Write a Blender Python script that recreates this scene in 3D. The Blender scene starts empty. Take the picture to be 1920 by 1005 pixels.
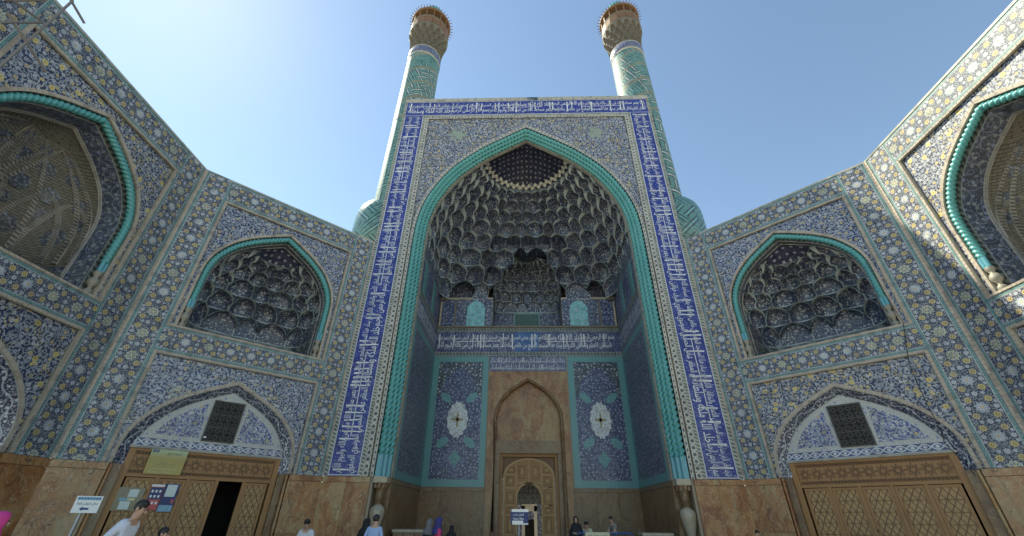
import bpy, math, random
import numpy as np
from mathutils import Vector, Matrix
from mathutils.geometry import tessellate_polygon
PI = math.pi
random.seed(7)
sc = bpy.context.scene
COL = sc.collection

# ------------------------------------------------------------------ camera, sky, sun, exposure
EYE = 1.65
cam_d = bpy.data.cameras.new('camera'); cam = bpy.data.objects.new('camera', cam_d); COL.objects.link(cam)
PITCH, YAW, ROLL = math.radians(31.16), math.radians(-1.8), math.radians(0.62)
fw = Vector((math.sin(YAW)*math.cos(PITCH), math.cos(YAW)*math.cos(PITCH), math.sin(PITCH)))
rt = Vector((math.cos(YAW), -math.sin(YAW), 0)); up = rt.cross(fw)
r2 = rt*math.cos(ROLL) + up*math.sin(ROLL); u2 = up*math.cos(ROLL) - rt*math.sin(ROLL)
M = Matrix((r2, u2, -fw)).transposed().to_4x4(); M.translation = Vector((-0.276, 0, EYE)); cam.matrix_world = M
cam_d.sensor_fit = 'HORIZONTAL'; cam_d.sensor_width = 36; cam_d.lens = 36*770.2/1920; cam_d.clip_end = 6000; cam_d.clip_start = 0.05
sc.camera = cam
SUN = Vector((-0.556, 0.285, 0.781)).normalized()
elev = math.asin(SUN.z); azim = math.atan2(SUN.x, SUN.y)
w = bpy.data.worlds.new('World'); sc.world = w; w.use_nodes = True
nt = w.node_tree; bg = nt.nodes['Background']; sky = nt.nodes.new('ShaderNodeTexSky'); sky.sky_type = 'NISHITA'
sky.sun_disc = False; sky.sun_elevation = elev; sky.sun_rotation = azim; sky.altitude = 1500; sky.dust_density = 0.3; sky.air_density = 1.0; sky.ozone_density = 0.6
nt.links.new(sky.outputs[0], bg.inputs[0]); bg.inputs[1].default_value = 0.115
sd = bpy.data.lights.new('sun', 'SUN'); sd.energy = 3.5; sd.angle = math.radians(0.53); sd.color = (1, .95, .86)
so = bpy.data.objects.new('sun', sd); COL.objects.link(so); so.rotation_euler = SUN.to_track_quat('Z', 'Y').to_euler(); so.location = SUN*100
vs = sc.view_settings; vs.view_transform = 'Standard'; vs.look = 'None'; vs.gamma = 1; vs.use_curve_mapping = False; vs.exposure = 1.36
vs.use_white_balance = True; vs.white_balance_temperature = 7300; vs.white_balance_tint = 0
sc.cycles.max_bounces = 6; sc.cycles.diffuse_bounces = 4

# ------------------------------------------------------------------ shader expression helper
class X:
    def __init__(s, T, k): s.T = T; s.k = k
    def _m(s, op, *a): return s.T.math(op, s, *a)
    def __add__(s, o): return s._m('ADD', o)
    __radd__ = __add__
    def __sub__(s, o): return s._m('SUBTRACT', o)
    def __rsub__(s, o): return s.T.math('SUBTRACT', o, s)
    def __mul__(s, o): return s._m('MULTIPLY', o)
    __rmul__ = __mul__
    def __truediv__(s, o): return s._m('DIVIDE', o)
    def __rtruediv__(s, o): return s.T.math('DIVIDE', o, s)
    def __lt__(s, o): return s._m('LESS_THAN', o)
    def __gt__(s, o): return s._m('GREATER_THAN', o)
    def abs(s): return s._m('ABSOLUTE')
    def fract(s): return s._m('FRACT')
    def floor(s): return s._m('FLOOR')
    def sin(s): return s._m('SINE')
    def cos(s): return s._m('COSINE')
    def sqrt(s): return s._m('SQRT')
    def min(s, o): return s._m('MINIMUM', o)
    def max(s, o): return s._m('MAXIMUM', o)
    def pow(s, o): return s._m('POWER', o)
class T:
    def __init__(s, tree): s.t = tree; s.c = {}
    def n(s, ty): return s.t.nodes.new(ty)
    def put(s, sock, v):
        if isinstance(v, X): s.t.links.new(v.k, sock)
        elif isinstance(v, (tuple, list)) and len(v) == 3 and sock.type == 'RGBA': sock.default_value = (*v, 1)
        else: sock.default_value = v
    def math(s, op, *a):
        n = s.n('ShaderNodeMath'); n.operation = op
        for i, v in enumerate(a): s.put(n.inputs[i], v)
        return X(s, n.outputs[0])
    def coord(s, which='UV'):
        if which not in s.c: s.c[which] = X(s, s.n('ShaderNodeTexCoord').outputs[which])
        return s.c[which]
    def uv(s):
        if 'sep' not in s.c:
            n = s.n('ShaderNodeSeparateXYZ'); s.put(n.inputs[0], s.coord('UV')); s.c['sep'] = (X(s, n.outputs[0]), X(s, n.outputs[1]))
        return s.c['sep']
    def sep(s, v):
        n = s.n('ShaderNodeSeparateXYZ'); s.put(n.inputs[0], v); return [X(s, o) for o in n.outputs]
    def vec(s, x, y, z=0.0):
        n = s.n('ShaderNodeCombineXYZ')
        for i, v in enumerate((x, y, z)): s.put(n.inputs[i], v)
        return X(s, n.outputs[0])
    def vadd(s, a, b, sc_=1.0):
        n = s.n('ShaderNodeVectorMath'); n.operation = 'MULTIPLY_ADD'; s.put(n.inputs[0], b); n.inputs[1].default_value = (sc_,)*3; s.put(n.inputs[2], a); return X(s, n.outputs[0])
    def vmul(s, a, v3):
        n = s.n('ShaderNodeVectorMath'); n.operation = 'MULTIPLY'; s.put(n.inputs[0], a); n.inputs[1].default_value = v3; return X(s, n.outputs[0])
    def voro(s, v, scale, rnd=1.0, feat='F1', dim='2D'):
        n = s.n('ShaderNodeTexVoronoi'); n.voronoi_dimensions = dim; n.feature = feat; s.put(n.inputs['Vector'], v); n.inputs['Scale'].default_value = scale; n.inputs['Randomness'].default_value = rnd
        d = X(s, n.outputs['Distance'])
        if feat == 'DISTANCE_TO_EDGE': return d
        c = s.sep(X(s, n.outputs['Color'])); return d, c
    def noise(s, v, scale, det=2.0, rough=.5, dist=0.0, dim='3D', col=False):
        n = s.n('ShaderNodeTexNoise'); n.noise_dimensions = dim; s.put(n.inputs['Vector'], v); n.inputs['Scale'].default_value = scale; n.inputs['Detail'].default_value = det; n.inputs['Roughness'].default_value = rough; n.inputs['Distortion'].default_value = dist
        return X(s, n.outputs['Color' if col else 0])
    def white(s, v):
        n = s.n('ShaderNodeTexWhiteNoise'); n.noise_dimensions = '2D'; s.put(n.inputs['Vector'], v); return X(s, n.outputs[0])
    def mix(s, f, a, b):
        n = s.n('ShaderNodeMix'); n.data_type = 'RGBA'; s.put(n.inputs[0], f); s.put(n.inputs[6], a); s.put(n.inputs[7], b); return X(s, n.outputs[2])
    def ramp(s, f, stops):
        n = s.n('ShaderNodeValToRGB'); s.put(n.inputs[0], f); e = n.color_ramp.elements
        while len(e) < len(stops): e.new(.5)
        for el, (p, c) in zip(e, stops): el.position = p; el.color = (*c, 1)
        return X(s, n.outputs[0])
    def rnd(s): return X(s, s.n('ShaderNodeObjectInfo').outputs['Random'])
    def smooth(s, v, a, b):
        n = s.n('ShaderNodeMapRange'); n.interpolation_type = 'SMOOTHSTEP'; s.put(n.inputs[0], v); n.inputs[1].default_value = a; n.inputs[2].default_value = b; return X(s, n.outputs[0])
def mat(name, fn, rough=.4, bump=0.0, spec=.5, metal=0.0, grime=.25, tiles=False):
    tiles = tiles or ('tile' in name and 'muqarnas' not in name)
    m = bpy.data.materials.new(name); m.use_nodes = True; t = T(m.node_tree); b = m.node_tree.nodes['Principled BSDF']
    r = fn(t) if callable(fn) else fn
    h = None
    if isinstance(r, tuple) and len(r) == 2: r, h = r
    if grime:   # uneven dirt and fading, in object space
        g = t.noise(t.coord('Object'), .55, 5.0, .65); g2 = t.noise(t.coord('Object'), 6.0, 3.0)
        f = t.smooth(g, .35, .75)*grime + (g2 - .5)*.18
        r = t.mix(f.max(0.0), r if isinstance(r, X) else r, t.mix(.5, r, (.09, .075, .055)))
    if tiles:   # each glazed tile fired a little lighter or darker; scattered faded or patched areas
        wn = t.n('ShaderNodeTexWhiteNoise'); wn.noise_dimensions = '3D'; fl = t.n('ShaderNodeVectorMath'); fl.operation = 'FLOOR'; t.put(fl.inputs[0], t.vmul(t.coord('Object'), (4.6, 4.6, 4.6))); t.t.links.new(fl.outputs[0], wn.inputs[0]); k = X(t, wn.outputs[0])
        r = t.mix((k > .5)*(k - .5)*.28, r, (.30, .30, .28)); r = t.mix((k < .5)*(.5 - k)*.7, r, (.02, .02, .03))
        pt = t.noise(t.coord('Object'), .8, 4.0, .7); r = t.mix(t.smooth(pt, .62, .72)*.2, r, (.28, .26, .21))
    t.put(b.inputs['Base Color'], r if isinstance(r, X) else r)
    b.inputs['Roughness'].default_value = rough; b.inputs['Metallic'].default_value = metal; b.inputs['Specular IOR Level'].default_value = spec
    if bump:
        if h is None: h = t.noise(t.coord('Object'), 7.0, 3.0)
        n = t.n('ShaderNodeBump'); n.inputs['Strength'].default_value = bump; n.inputs['Distance'].default_value = .02; t.put(n.inputs['Height'], h); t.t.links.new(n.outputs[0], b.inputs['Normal'])
    return m
WHITE = (.50, .50, .48); YEL = (.62, .47, .14); TQ = (.10, .40, .40); NAVY = (.024, .032, .11); LBLUE = (.30, .38, .50)

def blob(t, dx, dy, r, n=0, amp=.16):
    d = (dx*dx + dy*dy).sqrt()
    if n:
        a = t.math('ARCTAN2', dy, dx); d = d*(1.0 + (a*float(n)).cos()*amp)
    return d/r      # <1 inside
def sp_floral(t):
    u, v = t.uv(); P = .82
    y = (v/P).fract()*P; k = (v/P).floor(); rn = t.white(t.vec(k, u*0.0+3.7))
    uvv = t.vec(u, v)
    col = t.mix(t.noise(uvv, 2.0), (.013, .019, .065), (.024, .034, .09))
    d1 = t.voro(uvv, 10.0, .9, 'DISTANCE_TO_EDGE'); col = t.mix((d1 < .035)*.6, col, (.33, .34, .33))
    d2, c2 = t.voro(uvv, 19.0, .9); col = t.mix((d2 < .33), col, t.mix(c2[0], (.40, .40, .38), (.12, .18, .20)))
    au = (u - .5).abs(); ay = (y - P/2).abs()
    # white flowers
    for dx, dy, r in ((au - .31, ay, .06), (u - .5, P/2 - ay, .066), (au - .17, P/2 - ay, .045), (au - .34, ay - .14, .042)):
        b = blob(t, dx, dy, r, 6, .1); col = t.mix(b < 1.25, col, NAVY); col = t.mix(b < 1.0, col, WHITE); col = t.mix((b < .62)*(b > .3), col, (.26, .30, .42))
    # rosette
    b = blob(t, u - .5, y - P/2, .15, 8, .13); col = t.mix(b < 1.0, col, t.mix(rn > .45, (.42, .42, .31), (.33, .36, .40)))
    a = t.math('ARCTAN2', y - P/2, u - .5); pet = (a*8.0).cos()
    col = t.mix((b > .28)*(b < .8)*(pet > .35), col, t.mix(rn > .45, (.07, .10, .2), (.60, .60, .62))); col = t.mix(b < .2, col, YEL)
    # yellow flowers
    b = blob(t, au - .225, ay - .235, .083, 8, .16); col = t.mix(b < 1.18, col, (.03, .035, .10))
    yc = t.mix(t.white(t.vec((v/P*2.0).floor(), (u*2.0).floor())), (.54, .43, .16), (.48, .38, .23)); col = t.mix(b < 1.0, col, yc)
    col = t.mix((b < .5)*(b > .2), col, (.22, .17, .06)); col = t.mix(b < .2, col, (.6, .5, .2))
    # turquoise edges
    e = (u - .5).abs(); fl, _ = t.voro(uvv, 22.0, .8)
    tc = t.mix(fl < .35, (.08, .18, .19), (.20, .34, .32)); col = t.mix(e > .40, col, tc); col = t.mix((e > .392)*(e < .408), col, (.5, .5, .44)); col = t.mix(e > .485, col, (.09, .14, .2))
    return col
def spandrel(S, yf, ground=NAVY, lt=.55, leaf=.0):
    def f(t):
        u, v = t.uv(); p0 = t.vec(u, v); nz = t.noise(p0, 1.6*S, 1.0, col=True); p = t.vadd(p0, nz, .22/S)
        col = t.mix(t.noise(p0, .5), ground, tuple(c*1.6 for c in ground))
        d0, c0 = t.voro(p, .62*S, .7); r = (d0*3.2).fract(); col = t.mix(((r - .5).abs() < .13)*.85, col, t.mix(c0[1] > (1-yf), (.40, .41, .41), (.50, .40, .14)))
        d2, c2 = t.voro(p, 2.3*S, .95); col = t.mix(d2 < .30, col, t.mix(c2[0], (lt, lt, lt*1.02), (.17, .21, .27)))
        d1, c1 = t.voro(p, 1.05*S, .85); fc = t.mix(c1[0] < yf, t.mix(c1[1] > .55, (.56, .55, .52), (.33, .36, .39)), (.66, .50, .16))
        col = t.mix(d1 < .30, col, (.03, .035, .1)); col = t.mix(d1 < .25, col, fc); col = t.mix((d1 < .13)*(d1 > .05), col, (.16, .18, .28))
        if leaf:
            d3, c3 = t.voro(p, .55*S, .9); col = t.mix((d3 < .22)*(c3[2] < leaf), col, t.mix(d3 < .08, (.58, .45, .16), (.36, .29, .1)))
        return col
    return f
def sp_muq(t):
    u, v = t.uv(); o = t.coord('Object')
    d, c = t.voro(o, 6.5, .9, dim='3D'); d2, c2 = t.voro(o, 15.0, .9, dim='3D')
    base = t.mix(t.rnd(), (.022, .034, .075), (.040, .050, .080))
    col = t.mix(d2 < .34, base, t.mix(c2[0], (.32, .35, .39), (.11, .14, .21))); col = t.mix(d < .30, col, t.mix(c[0] > .85, (.40, .40, .39), (.34, .28, .20))); col = t.mix((d < .14), col, (.10, .10, .15))
    e = (u - .5).abs()
    ln = ((v > .91) + (v < .035)*.6 + ((u - .5).abs() > .48)*.6).min(1.0)
    return t.mix(ln*.95, col, (.48, .54, .52))
def sp_under(t):
    u, v = t.uv(); o = t.coord('Object'); d2, c2 = t.voro(o, 11.0, .9, dim='3D')
    col = t.mix(d2 < .3, (.030, .042, .06), t.mix(c2[0], (.28, .33, .35), (.10, .17, .19)))
    return t.mix(((v < .08) + (v > .95)).min(1.0)*.85, col, (.42, .48, .46))
def sp_cap(t):      # half dome: pale flowers on dark blue
    o = t.coord('Object'); x, y, z = t.sep(o); d, c = t.voro(t.vec(x, y), 3.0, .22); f2, c2 = t.voro(o, 15.0, .9, dim='3D')
    col = t.mix(t.noise(o, 9.0), (.022, .028, .085), (.05, .05, .09)); col = t.mix(f2 < .2, col, (.20, .22, .30)); col = t.mix(d < .19, col, (.50, .50, .54)); return t.mix(d < .07, col, (.1, .1, .25))
def marble(a, b, c, vein, sc_=1.0):
    def f(t):
        o = t.vadd(t.coord('Object'), t.vec(t.rnd()*37.0, t.rnd()*91.0, t.rnd()*53.0)); o = t.vmul(o, (sc_, sc_, sc_*.62))
        w_ = t.noise(o, 1.3, 4.0, .6, col=True); p = t.vadd(o, w_, .9)
        n1 = t.noise(p, .9, 6.0, .62, 1.2); col = t.ramp(n1, [(.36, a), (.5, b), (.64, c)])
        n2 = t.noise(p, 1.5, 5.0, .6, 2.0); col = t.mix(((n2 - .5).abs() < .012)*.6, col, vein)
        n3 = t.noise(p, .8, 4.0, .6, 2.5); col = t.mix(((n3 - .47).abs() < .007)*.8, col, (.07, .04, .025))
        st = t.noise(t.vmul(o, (5, 5, .5)), 1.2, 3.0); col = t.mix(t.smooth(st, .52, .78)*.45, col, (.10, .075, .05))
        return t.mix(t.rnd()*.35, col, t.mix(.5, col, (.16, .10, .06)))
    return f
def wood(a, b):
    def f(t):
        o = t.vadd(t.coord('Object'), t.vec(t.rnd()*11.0, t.rnd()*7.0, t.rnd()*5.0)); g = t.noise(t.vmul(o, (14, 14, 1.1)), 2.2, 4.0, .6, .4); big = t.noise(o, .9, 3.0)
        col = t.mix(g, a, b); col = t.mix(t.smooth(big, .5, .8)*.5, col, tuple(x*.55 for x in a)); return t.mix(t.rnd()*.3, col, tuple(x*.8 for x in b)), g
    return f
def chain(bgc, dotc, per=1.0, r=.26):
    def f(t):
        u, v = t.uv(); y = (v/per).fract() - .5; d = ((u - .5)*(u - .5) + y*y*per*per).sqrt(); col = t.mix(d < r, bgc, dotc); y2 = (v/per + .5).fract() - .5
        d2 = ((u - .5).abs() - .34).abs() + (y2*per).abs(); col = t.mix(d2 < .12, col, dotc); return t.mix((u - .5).abs() > .455, col, tuple(c*.35 for c in bgc))
    return f
def diagdots(a, b, per=.9):
    def f(t):
        u, v = t.uv(); s = (v/per + u*.55).fract(); col = t.mix((s < .5)*((u - .5).abs() < .36), a, b); return t.mix((u - .5).abs() > .44, col, (.40, .38, .32))
    return f
def interlace(ground, ink):
    def f(t):
        u, v = t.uv(); s = (v*PI*.9).sin()*.30; c = ((u - .5 - s).abs() < .075).max if False else None
        l1 = ((u - .5) - s).abs() < .08; l2 = ((u - .5) + s).abs() < .08; y = (v*.9).fract() - .5; d = ((u - .5)*(u - .5) + y*y).sqrt() < .17
        k = (l1 + l2 + d).min(1.0); d2, c2 = t.voro(t.vec(u, v), 5.0, .8); col = t.mix(d2 < .2, ground, (.2, .25, .4)); col = t.mix(k, col, ink); return t.mix((u - .5).abs() > .43, col, (.5, .49, .44))
    return f
def darkscroll(t):
    u, v = t.uv(); d, c = t.voro(t.vec(u, v), 2.6, .75); d2, c2 = t.voro(t.vec(u, v), 5.5, .9)
    col = t.mix(d2 < .26, (.022, .026, .06), (.26, .30, .38)); s = (v*2.6).sin()*.2; col = t.mix(((u - .5) - s).abs() < .05, col, (.40, .42, .45)); col = t.mix(d < .24, col, t.mix(c[0] > .5, (.52, .52, .55), (.30, .26, .30)))
    return t.mix((u - .5).abs() > .45, col, (.35, .35, .32))
def carpet(ground, dens=6.0, fl=(.52, .55, .62)):
    def f(t):
        u, v = t.uv(); p = t.vec(u, v); d, c = t.voro(p, dens*.75, .8); d2, c2 = t.voro(p, dens*2.0, .9); d0, _ = t.voro(p, dens*.35, .8)
        col = t.mix(t.noise(p, .8), ground, tuple(x*1.5 for x in ground)); r = (d0*3.0).fract(); col = t.mix(((r - .5).abs() < .07)*.6, col, (.28, .32, .42))
        col = t.mix(d2 < .16, col, t.mix(c2[0], (.22, .27, .38), (.09, .13, .25))); col = t.mix(d < .19, col, t.mix(c[0] > .3, (.22, .28, .42), fl)); return t.mix(d < .08, col, (.12, .12, .25))
    return f
def tqborder(t):
    u, v = t.uv(); p = t.vec(u, v); d, c = t.voro(p, 9.0, .8); col = t.mix(d < .25, (.10, .27, .27), (.055, .15, .16)); d2, _ = t.voro(p, 4.0, .6); return t.mix(d2 < .12, col, (.26, .36, .33))
def kufic(cell, band, tilt, wk=1.0):
    def f(t):
        u, v = t.uv(); ct, st = math.cos(tilt), math.sin(tilt); a = u*ct + v*st; b = v*ct - u*st
        fb = (b/band).fract(); gx = (a/cell).floor(); gy = (b/cell).floor(); fx = (a/cell).fract() - .5; fy = (b/cell).fract() - .5
        r = t.white(t.vec(gx, gy)); hv = r > .5; dd = hv*fx.abs() + (1.0 - hv)*fy.abs()
        tq = t.mix(t.noise(t.coord('Object'), 1.2, 3.0), (.09, .22, .20), (.15, .29, .265)); tq = t.mix(t.white(t.vec((a/cell*4.0).floor(), (b/cell*4.0).floor()))*.35, tq, (.07, .20, .20))
        col = t.mix((dd < .26), tq, (.03, .06, .09)); col = t.mix((dd < .11), col, t.mix(t.white(t.vec((a/1.3).floor(), (b/band).floor())) > .45, (.44, .47, .43), (.16, .36, .33)))
        sep = ((fb - .5).abs() > .42); cr = ((a/.09).floor() + (b/.09).floor()); chk = (cr*.5).fract() > .25
        return t.mix(sep, col, t.mix(chk, (.36, .31, .20), (.06, .13, .13)))
    return f
def brickf(c1, c2, mo, sx=.26, sy=.085):
    def f(t):
        n = t.n('ShaderNodeTexBrick'); t.put(n.inputs['Vector'], t.coord('UV')); t.put(n.inputs['Color1'], c1); t.put(n.inputs['Color2'], c2); t.put(n.inputs['Mortar'], mo)
        n.inputs['Scale'].default_value = 1; n.inputs['Brick Width'].default_value = sx; n.inputs['Row Height'].default_value = sy; n.inputs['Mortar Size'].default_value = .011; n.inputs['Mortar Smooth'].default_value = .2
        return X(t, n.outputs[0]), X(t, n.outputs[1])*-1.0
    return f
def tint(a, b, s=3.0):
    return lambda t: t.mix(t.noise(t.coord('Object'), s, 3.0), a, b)
MT = dict(
    floral=mat('floral_tile', sp_floral, .5, .2, .4), span_portal=mat('portal_spandrel_tile', spandrel(3.3, .24, (.022, .03, .075), .50), .35, .12),
    span_bay=mat('bay_spandrel_tile', spandrel(4.4, .16, (.014, .022, .085), .44), .33, .12), span_yel=mat('yellow_leaf_tile', spandrel(4.6, .30, (.014, .022, .065), .40, .42), .48, .12),
    blue=mat('cobalt_tile', lambda t: (lambda d: t.mix((d[0] < .16)*.55, t.mix(t.noise(t.coord('Object'), 1.5), (.008, .020, .20), (.014, .032, .26)), (.26, .33, .5)))(t.voro(t.coord('UV'), 6.5, .9)), .3, .1, grime=.18),
    blue_dk=mat('navy_inscription_tile', carpet((.012, .018, .085), 7.0, (.24, .28, .38)), .35), letter=mat('white_lettering', (.70, .70, .69), .35, grime=.2), muq=mat('muqarnas_tile', sp_muq, .4, .15), under=mat('muqarnas_underside', sp_under, .45, .1), cap=mat('dome_cap_tile', sp_cap, .4, .1),
    rope=mat('turquoise_glaze', tint((.055, .25, .25), (.12, .37, .36), 1.6), .32, .08, grime=.2), ropebase=mat('turquoise_stalk', tint((.07, .26, .32), (.14, .37, .42), 5.0), .3, grime=.2),
    marble=mat('onyx_marble', marble((.24, .075, .022), (.39, .18, .06), (.39, .27, .13), (.53, .40, .23)), .38, .06, grime=.3), marble_or=mat('orange_marble', marble((.16, .055, .02), (.29, .125, .04), (.33, .21, .09), (.46, .33, .17)), .38, .06, grime=.3), marble_dk=mat('brown_marble', marble((.13, .062, .028), (.21, .115, .05), (.215, .15, .08), (.36, .26, .15)), .4, .06, grime=.4),
    onyx=mat('pale_onyx', tint((.30, .24, .16), (.46, .40, .30), 4.0), .3), wood=mat('carved_wood', wood((.25, .115, .036), (.40, .21, .075)), .55, .15), wood_lt=mat('light_wood', wood((.36, .205, .08), (.50, .31, .13)), .55, .12), wood_dk=mat('dark_strapwork', wood((.13, .065, .03), (.22, .115, .05)), .6, .1),
    brickc=mat('cream_brick', lambda t: t.mix(t.noise(t.coord('Object'), 5.0, 2.0), (.40, .31, .24), (.46, .41, .33)), .7, .2, tiles=True), chain=mat('white_chain_tile', chain((.52, .49, .41), (.07, .08, .10), 1.0), .4, .06), chainc=mat('cream_zigzag_tile', chain((.60, .56, .44), (.10, .10, .12), 1.6, .24), .45), dots=mat('dotted_tile', diagdots((.45, .42, .33), (.06, .10, .12)), .4, .06),
    beige=mat('beige_edge_tile', tint((.27, .25, .20), (.38, .35, .28), 6.0), .55, .1), inter=mat('interlace_tile', interlace((.03, .04, .15), (.50, .52, .54)), .35), darkb=mat('dark_scroll_tile', darkscroll, .35, .08),
    tymp=mat('tympanum_tile', spandrel(4.2, .08, (.04, .055, .19), .55), .35, .08), tympb=mat('tympanum_border', carpet((.36, .35, .31), 6.5, (.50, .49, .45)), .4), carpet=mat('carpet_tile', carpet((.010, .016, .075), 6.0, (.42, .45, .52)), .32, .08), jamb=mat('jamb_floral_tile', carpet((.038, .046, .08), 5.0, (.46, .47, .48)), .35, .1),
    green=mat('dark_green_tile', carpet((.012, .022, .022), 5.0, (.60, .60, .55)), .33), tqb=mat('turquoise_border', tqborder, .33, .06), grey=mat('grey_border_tile', diagdots((.20, .22, .20), (.05, .07, .08), .8), .45), strip=mat('small_script_tile', carpet((.05, .06, .13), 8.0, (.45, .46, .5)), .4),
    kufic=mat('kufic_tile', kufic(.5, 1.75, .42), .6, .2, .3), kufic_lo=mat('kufic_tile_large', kufic(.7, 60.0, 0.0), .6, .2, .3), kblock=mat('kufic_block_tile', kufic(.62, 50.0, PI/4), .3, .08), brick=mat('vault_brick', brickf((.195, .178, .14), (.155, .143, .115), (.06, .053, .047)), .75, .3),
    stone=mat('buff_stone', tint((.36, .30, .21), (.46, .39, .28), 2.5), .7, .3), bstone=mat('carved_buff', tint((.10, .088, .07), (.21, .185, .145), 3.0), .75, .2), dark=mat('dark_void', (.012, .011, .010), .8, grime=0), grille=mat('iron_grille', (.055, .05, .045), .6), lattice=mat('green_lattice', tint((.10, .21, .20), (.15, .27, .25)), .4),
    soffit=mat('soffit_tile', carpet((.04, .05, .075), 3.2, (.28, .31, .29)), .45, .1), pave=mat('paving_stone', brickf((.50, .46, .39), (.44, .40, .34), (.27, .25, .21), .9, .6), .75, .2), vase=mat('weathered_vase', tint((.20, .18, .14), (.34, .31, .25), 6.0), .5), roof=mat('roof_clay', tint((.34, .27, .19), (.4, .33, .24)), .85, .3),
    white=mat('white_paint', (.72, .72, .70), .5), steel=mat('galvanised_steel', (.28, .30, .33), .4, metal=.6), bluep=mat('blue_paint', (.03, .10, .30), .45), navy=mat('navy_print', (.015, .03, .13), .5, grime=0), ink=mat('dark_print', (.02, .02, .03), .6, grime=0), redp=mat('red_print', (.45, .08, .08), .5, grime=0),
    banner=mat('yellow_banner', lambda t: t.mix(t.smooth(t.uv()[1], .55, .95), (.42, .33, .11), (.42, .50, .30)), .6), gold=mat('gold_print', (.30, .25, .14), .6, grime=0), cream=mat('cream_cloth', (.62, .58, .38), .7), glass=mat('dark_glass', (.03, .04, .04), .12, grime=0), paper=mat('notice_paper', (.60, .66, .62), .6), skyp=mat('blue_photo_print', tint((.10, .25, .40), (.30, .48, .55), 9.0), .5),
    cable=mat('black_cable', (.02, .02, .02), .6, grime=0), pole=mat('scaffold_steel', (.16, .14, .13), .55), rib=mat('rib_tile', diagdots((.30, .26, .20), (.07, .075, .09), .5), .5), medal=mat('medallion_tile', carpet((.04, .045, .055), 5.0, (.26, .28, .26)), .4), rosette=mat('rosette_tile', carpet((.20, .24, .17), 7.0, (.50, .46, .26)), .35), turqp=mat('turquoise_panel_tile', carpet((.14, .40, .42), 4.5, (.50, .58, .55)), .33, .06), whiteM=mat('white_medallion_tile', carpet((.52, .54, .52), 7.0, (.30, .30, .24)), .35))

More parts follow.
